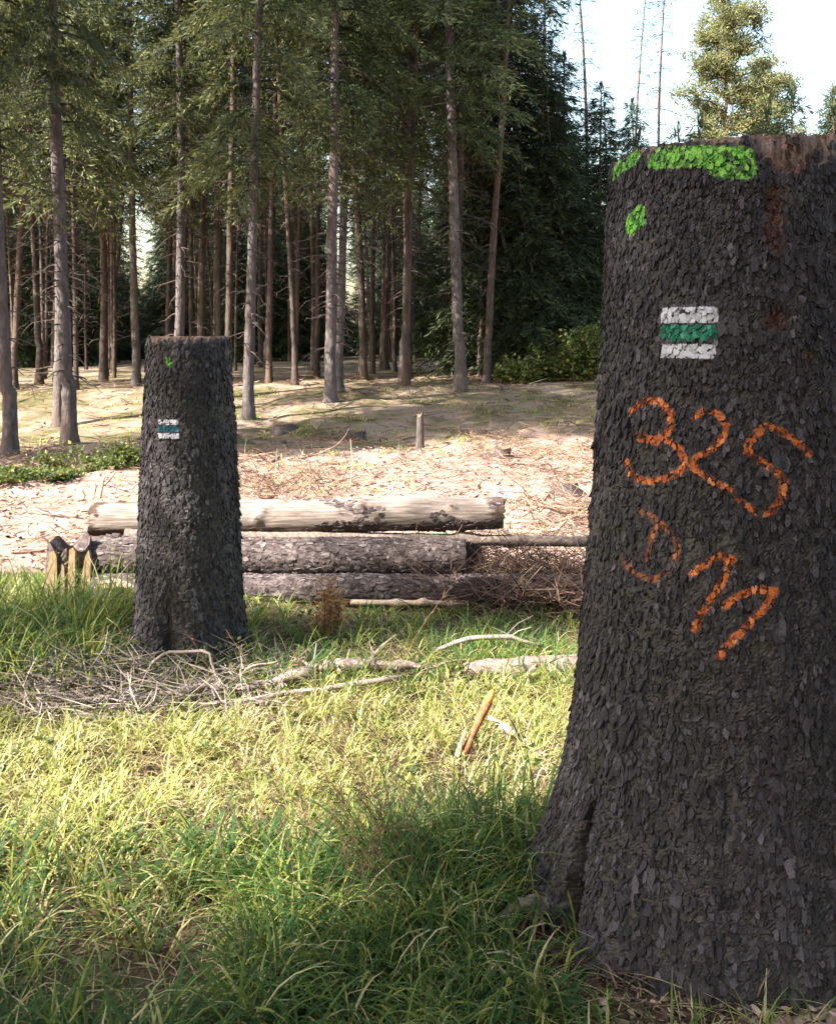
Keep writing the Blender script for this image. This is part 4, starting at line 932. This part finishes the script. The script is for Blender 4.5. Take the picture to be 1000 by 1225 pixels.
# splintered stake with fresh orange tip, and the torn branch beside it
st = empty('broken_stake'); tag(st, 'short leaning broken stake with orange tip in sunlit grass', 'stake')
a = np.array(gp(546, 0, 3.8, -.03)); b = np.array([px_x(590, 3.8), 3.8, EYE - (826 - HOR) / F * 3.8])
u = np.linspace(0, 1, 10)[:, None]; g = Geo(); g.tube(a + (b - a) * u * .86, .016 + .003 * np.sin(u[:, 0] * 8), 9); g.build('shaft', M['redwood'], st, True)
g = Geo(); g.tube(a + (b - a) * np.linspace(.855, 1.0, 4)[:, None], [.0165, .015, .013, .007], 9); g.build('tip', M['orange_tip'], st, True)
g = Geo(); off = np.array([-.018, -.012, 0]); g.tube(a + off + (b - a) * np.linspace(.0, .55, 5)[:, None] - np.array([.02, 0, 0]) * np.linspace(0, 1, 5)[:, None], [.012, .012, .01, .007, .003], 5); g.build('splinter', M['raw'], st)
tb = empty('torn_branch'); tag(tb, 'torn reddish branch with white broken wood beside the stake', 'branch')
pp = [np.array((px_x(x_, Z_), Z_, EYE - (y_ - HOR) / F * Z_)) for x_, y_, Z_ in ((584, 858, 3.95), (606, 872, 3.92), (632, 893, 3.85), (655, 912, 3.78), (668, 935, 3.7))]
g = Geo(); g.tube(pp[1:], [.016, .022, .026, .024], 8); g.build('stem', M['pole_bark'], tb, True)
g = Geo(); g.tube(pp[:2] + [pp[2]], [.007, .018, .008], 7); g.build('broken_wood', M['white'] if False else M['raw'], tb, True)
g = Geo()
for k in range(26):
    p = pp[1] + (pp[4] - pp[1]) * rng.random(); d = rng.normal(size=3) + [0, 0, .4]; d /= np.linalg.norm(d); L = rng.uniform(.05, .2); g.tube(np.array([p, p + d * L * .5, p + d * L + [0, 0, -.02]]), [.004, .003, .0015], 4, a=rng.random(), caps=False)
g.build('twigs', M['twig_brown'], tb)
# root running out of the big stump's left foot
rt = empty('surface_root'); tag(rt, 'dark red brown root end sticking out left of the big stump', 'root')
pp = [np.array((px_x(x_, Z_), Z_, EYE - (y_ - HOR) / F * Z_)) for x_, y_, Z_ in ((598, 1098, 2.62), (622, 1082, 2.62), (648, 1080, 2.64), (690, 1092, 2.68))]
g = Geo(); g.tube(np.stack([np.interp(np.linspace(0, 3, 14), range(4), np.array(pp)[:, i]) for i in range(3)], -1) + rng.normal(size=(14, 3)) * .004, np.interp(np.linspace(0, 3, 14), range(4), [.008, .016, .022, .035]) * (1 + .1 * rng.normal(size=14)), 10); g.build('stem', M['pole_bark'], rt, True)
for k in range(7):
    g = Geo(); p = pp[0] + (pp[2] - pp[0]) * rng.random(); e = np.array([p[0] - rng.uniform(-.05, .12), p[1] - rng.uniform(0, .2), 0]); e[2] = g1(e[0], e[1]) + .005
    g.tube(np.array([p, (p + e) / 2 + [0, 0, .02], e]), [.007, .005, .003], 5, a=rng.random()); g.build('rootlet', M['twig_brown'], rt)

# post, low stumps and splintered wood in the clearing
def low_stump(px, Z, r, h, label, mat='log_bark', seed=1, name='low_stump'):
    x = px_x(px, Z); z0 = g1(x, Z); root = empty(name, (x, Z, z0)); nt_, nz = 26, 10; TH, ZZ = np.meshgrid(np.linspace(0, 2 * np.pi, nt_, endpoint=False), np.linspace(-.15, h, nz))
    R = r * (1 + .5 * np.exp(-np.maximum(ZZ, 0) / (h * .3 + .03))) * (1 + (vn(TH * 5 / (2 * np.pi), ZZ * 4, seed, 5) - .5) * .3)
    P = np.stack([R * np.cos(TH), R * np.sin(TH), ZZ + ss(h * .7, h, ZZ) * (vn(TH * 1.3, TH * 0, seed + 1) - .5) * h * .25], -1); i = np.arange(nz - 1)[:, None] * nt_; j = np.arange(nt_)[None]; k = (j + 1) % nt_
    mk('trunk', P, np.stack([i + j, i + k, i + nt_ + k, i + nt_ + j], -1).reshape(-1, 4), M[mat], root, True)
    rim = P[-1]; c = rim.mean(0)[None]; jj = np.arange(nt_); mk('cut_top', np.concatenate([rim, c]), np.stack([jj, (jj + 1) % nt_, np.full(nt_, nt_)], -1), M['endgrain_d'], root, False, {'rad': np.r_[np.full(nt_, r), 0]})
    return tag(root, label, 'tree stump')
low_stump(503, 14.0, .047, .52, 'thin upright post like stump alone in the clearing', 'trunk', 61, 'thin_stump')
low_stump(425, 15.4, .14, .14, 'low dark stump on the bank near the thin upright one', 'log_bark', 62)
low_stump(340, 16.2, .16, .12, 'low dark stump on the bank by the sunlit grey spruce', 'log_bark', 63)
low_stump(334, 14.9, .10, .08, 'tiny pale stump on the shaded bank', 'trunk', 64)
low_stump(601, 12.6, .10, .12, 'small dark stump in pale debris on the right of the clearing', 'log_bark', 65)
low_stump(676, 10.4, .12, .12, 'small rounded dark stump in debris close to the big stump edge', 'log_bark', 66)
sw = empty('splintered_wood', (0, 0, 0)); tag(sw, 'pale splintered wood chunk standing up behind the logs', 'wood chunk')
bx, by = px_x(103, 9.6), 9.6; bz = g1(bx, by)
for dx, w, h, le in ((-.07, .12, .10, .1), (.02, .09, .16, .25), (.09, .06, .23, .3)):
    g = Geo(); slab(g, (bx + dx, by, bz - .04), w, .07, h + .04, le, .4); g.build('splinter', M['raw'], sw)

# branches lying in the slash, one by one
kinds = ['twig_brown', 'twig', 'chips']
RB = random.Random(21)
for k in range(34):
    Z = RB.uniform(7.3, 13.5); px = RB.uniform(-40, 740) if k < 20 else RB.choice((330, 360, 640, 690)) + RB.uniform(-50, 50)
    L = RB.uniform(.35, 1.2); az = RB.choice((0, 3.1)) + RB.gauss(0, .55); x = px_x(px, Z); m_ = RB.choice(kinds); pts = []
    for t in (0, .35, .7, 1.0):
        xx, yy = x + L * t * math.cos(az), Z + L * t * math.sin(az); pts.append((xx, yy, g1(xx, yy) + .02 + (.0 if t < .5 else RB.uniform(0, .16) * t)))
    stick('fallen_branch', pts, [.018, .015, .009, .004], m_, {'twig_brown': 'brown fallen branch with side twigs in the felling debris', 'twig': 'grey fallen branch with side twigs in the felling debris', 'chips': 'pale peeled branch lying in the felling debris'}[m_], group='branches in the felling debris', twigs=RB.randint(4, 12), twl=.3, sides=6)
# loose chips and twigs nobody could count
def litter(name, n, zone, Ls, rs, mat, label, seed, lift=.012, tilt=.18, wfun=None, arrl=3):
    r = np.random.default_rng(seed); x0, x1, y0, y1 = zone; x = r.uniform(x0, x1, n * 3); y = r.uniform(y0, y1, n * 3)
    k = (np.abs(x) < .6 * y + .8) & ~in_stump(x, y, .02)
    if wfun is not None: k &= r.random(n * 3) < wfun(x, y)
    x, y = x[k][:n], y[k][:n]; n = len(x); L = r.uniform(*Ls, n) * r.uniform(.4, 1, n); az = r.uniform(0, 6.28, n); rad = r.uniform(*rs, n); el = np.abs(r.normal(0, tilt, n))
    d = np.stack([np.cos(az) * np.cos(el), np.sin(az) * np.cos(el), np.sin(el)], -1); c = np.stack([x, y, gh(x, y) + lift * r.uniform(.2, 1.6, n)], -1)
    b = np.stack([-np.sin(az), np.cos(az), np.zeros(n)], -1); up = np.cross(d, b)
    bend = r.normal(0, .10, n)[:, None] * L[:, None] * b; rings = []
    for t, f in ((0, 1), (.5, .9), (1, .45)):
        ctr = c + d * (L * t)[:, None] + bend * (1 - (2 * t - 1) ** 2)
        rings.append(np.stack([ctr + rad[:, None] * f * (math.cos(a) * b + math.sin(a) * up * .7) for a in (0, 2.09, 4.19)], 1))
    V = np.stack(rings, 1).reshape(-1, 3); base = (np.arange(n) * 9)[:, None, None]; i = np.arange(2)[None, :, None] * 3; j = np.arange(3)[None, None]; kk = (j + 1) % 3
    q = np.stack([base + i + j, base + i + kk, base + i + 3 + kk, base + i + 3 + j], -1).reshape(-1, 4)
    return tag(mk(name, V, q, M[mat], fattrs={'rnd': np.repeat(r.random(n), 6)}), label, 'debris', kind='stuff')
pch = lambda s, sd, lo, hi: (lambda x, y: patchy(x, y, s, sd, lo, hi))
litter('wood_debris', 9000, (-8, 7, 6.6, 14.5), (.02, .14), (.005, .016), 'chips', 'pale chips and bark strips covering the felled clearing', 71, .02)
litter('slash_twigs', 6500, (-8, 7, 6.8, 16), (.1, .5), (.002, .006), 'twig_brown', 'brown tangled twigs scattered in the felled clearing', 72, .04, .3, pch(.8, 73, .45, .7))
litter('forest_twigs', 2500, (-10, 9, 14, 24), (.1, .7), (.006, .014), 'twig_brown', 'fallen twigs on the shaded bank', 74, .02)
litter('soil_litter', 7000, (-2.6, 2, 1.8, 5.2), (.02, .10), (.0012, .004), 'twig_brown', 'small twigs and needles on the dark soil among grass', 75, .01)
litter('twig_heap', 1500, (-1.95, -.55, 4.05, 4.85), (.06, .35), (.0015, .004), 'twig', 'grey twig heap around the foot of the small stump', 76, .07, .28, lambda x, y: np.exp(-(((x + 1.45) / .34) ** 2 + ((y - 4.5) / .3) ** 2)) + .25)
litter('brush_pile', 2300, (.0, 1.6, 5.55, 6.9), (.1, .5), (.0016, .005), 'brush', 'reddish brown brush piled at the right end of the logs', 77, .12, .45, lambda x, y: np.exp(-(((x - .8) / .5) ** 2 + ((y - 6.1) / .4) ** 2)) + .08)
litter('brash_heap', 1500, (-3.2, -.2, 8.8, 11.6), (.12, .6), (.002, .006), 'twig_brown', 'reddish twig heap in the clearing behind the pale log', 81, .14, .5, lambda x, y: np.exp(-(((x + 1.4) / .55) ** 2 + ((y - 10) / .5) ** 2)))
litter('brash_heap', 1300, (.4, 3.0, 7.6, 10), (.12, .6), (.002, .006), 'twig_brown', 'brown twig heap in the clearing beside the big stump edge', 82, .12, .5, lambda x, y: np.exp(-(((x - 1.45) / .5) ** 2 + ((y - 8.6) / .35) ** 2)))
litter('root_litter', 1100, (.0, .75, 2.05, 2.75), (.02, .12), (.0012, .004), 'brush', 'dark rootlets and bark bits beside the big stump foot', 78, .015, .4)
litter('sand_chips', 900, (.35, 1.7, 1.95, 2.32), (.012, .06), (.003, .009), 'chips', 'pale bark chips on sandy soil in front of the big stump', 79, .008)

g = Geo()
for k in range(330):
    x, y = rng.uniform(-2.2, .55), rng.uniform(2.1, 5.6)
    if in_stump(np.array([x]), np.array([y]), .05)[0] or abs(x) > .5 * y + .3: continue
    m = int(rng.integers(5, 11)); az = rng.uniform(0, 6.28, m); el = rng.uniform(.1, .9, m); d = np.stack([np.cos(az) * np.cos(el), np.sin(az) * np.cos(el), np.sin(el)], -1)
    p = np.array([x, y, g1(x, y) + .01]) + np.stack([np.zeros(m), np.zeros(m), rng.uniform(0, .1, m)], -1) + d * .01; sz = rng.uniform(.018, .036)
    g.diamonds(p, d, np.full(m, sz * .55), rng.uniform(.7, 1.2, m) * sz, np.clip(rng.normal(.4, .2, m), 0, 1))
tag(g.build('ground_herbs', M['leaf']), 'small broad leaved herbs scattered low in the grass', 'herbs', kind='stuff')
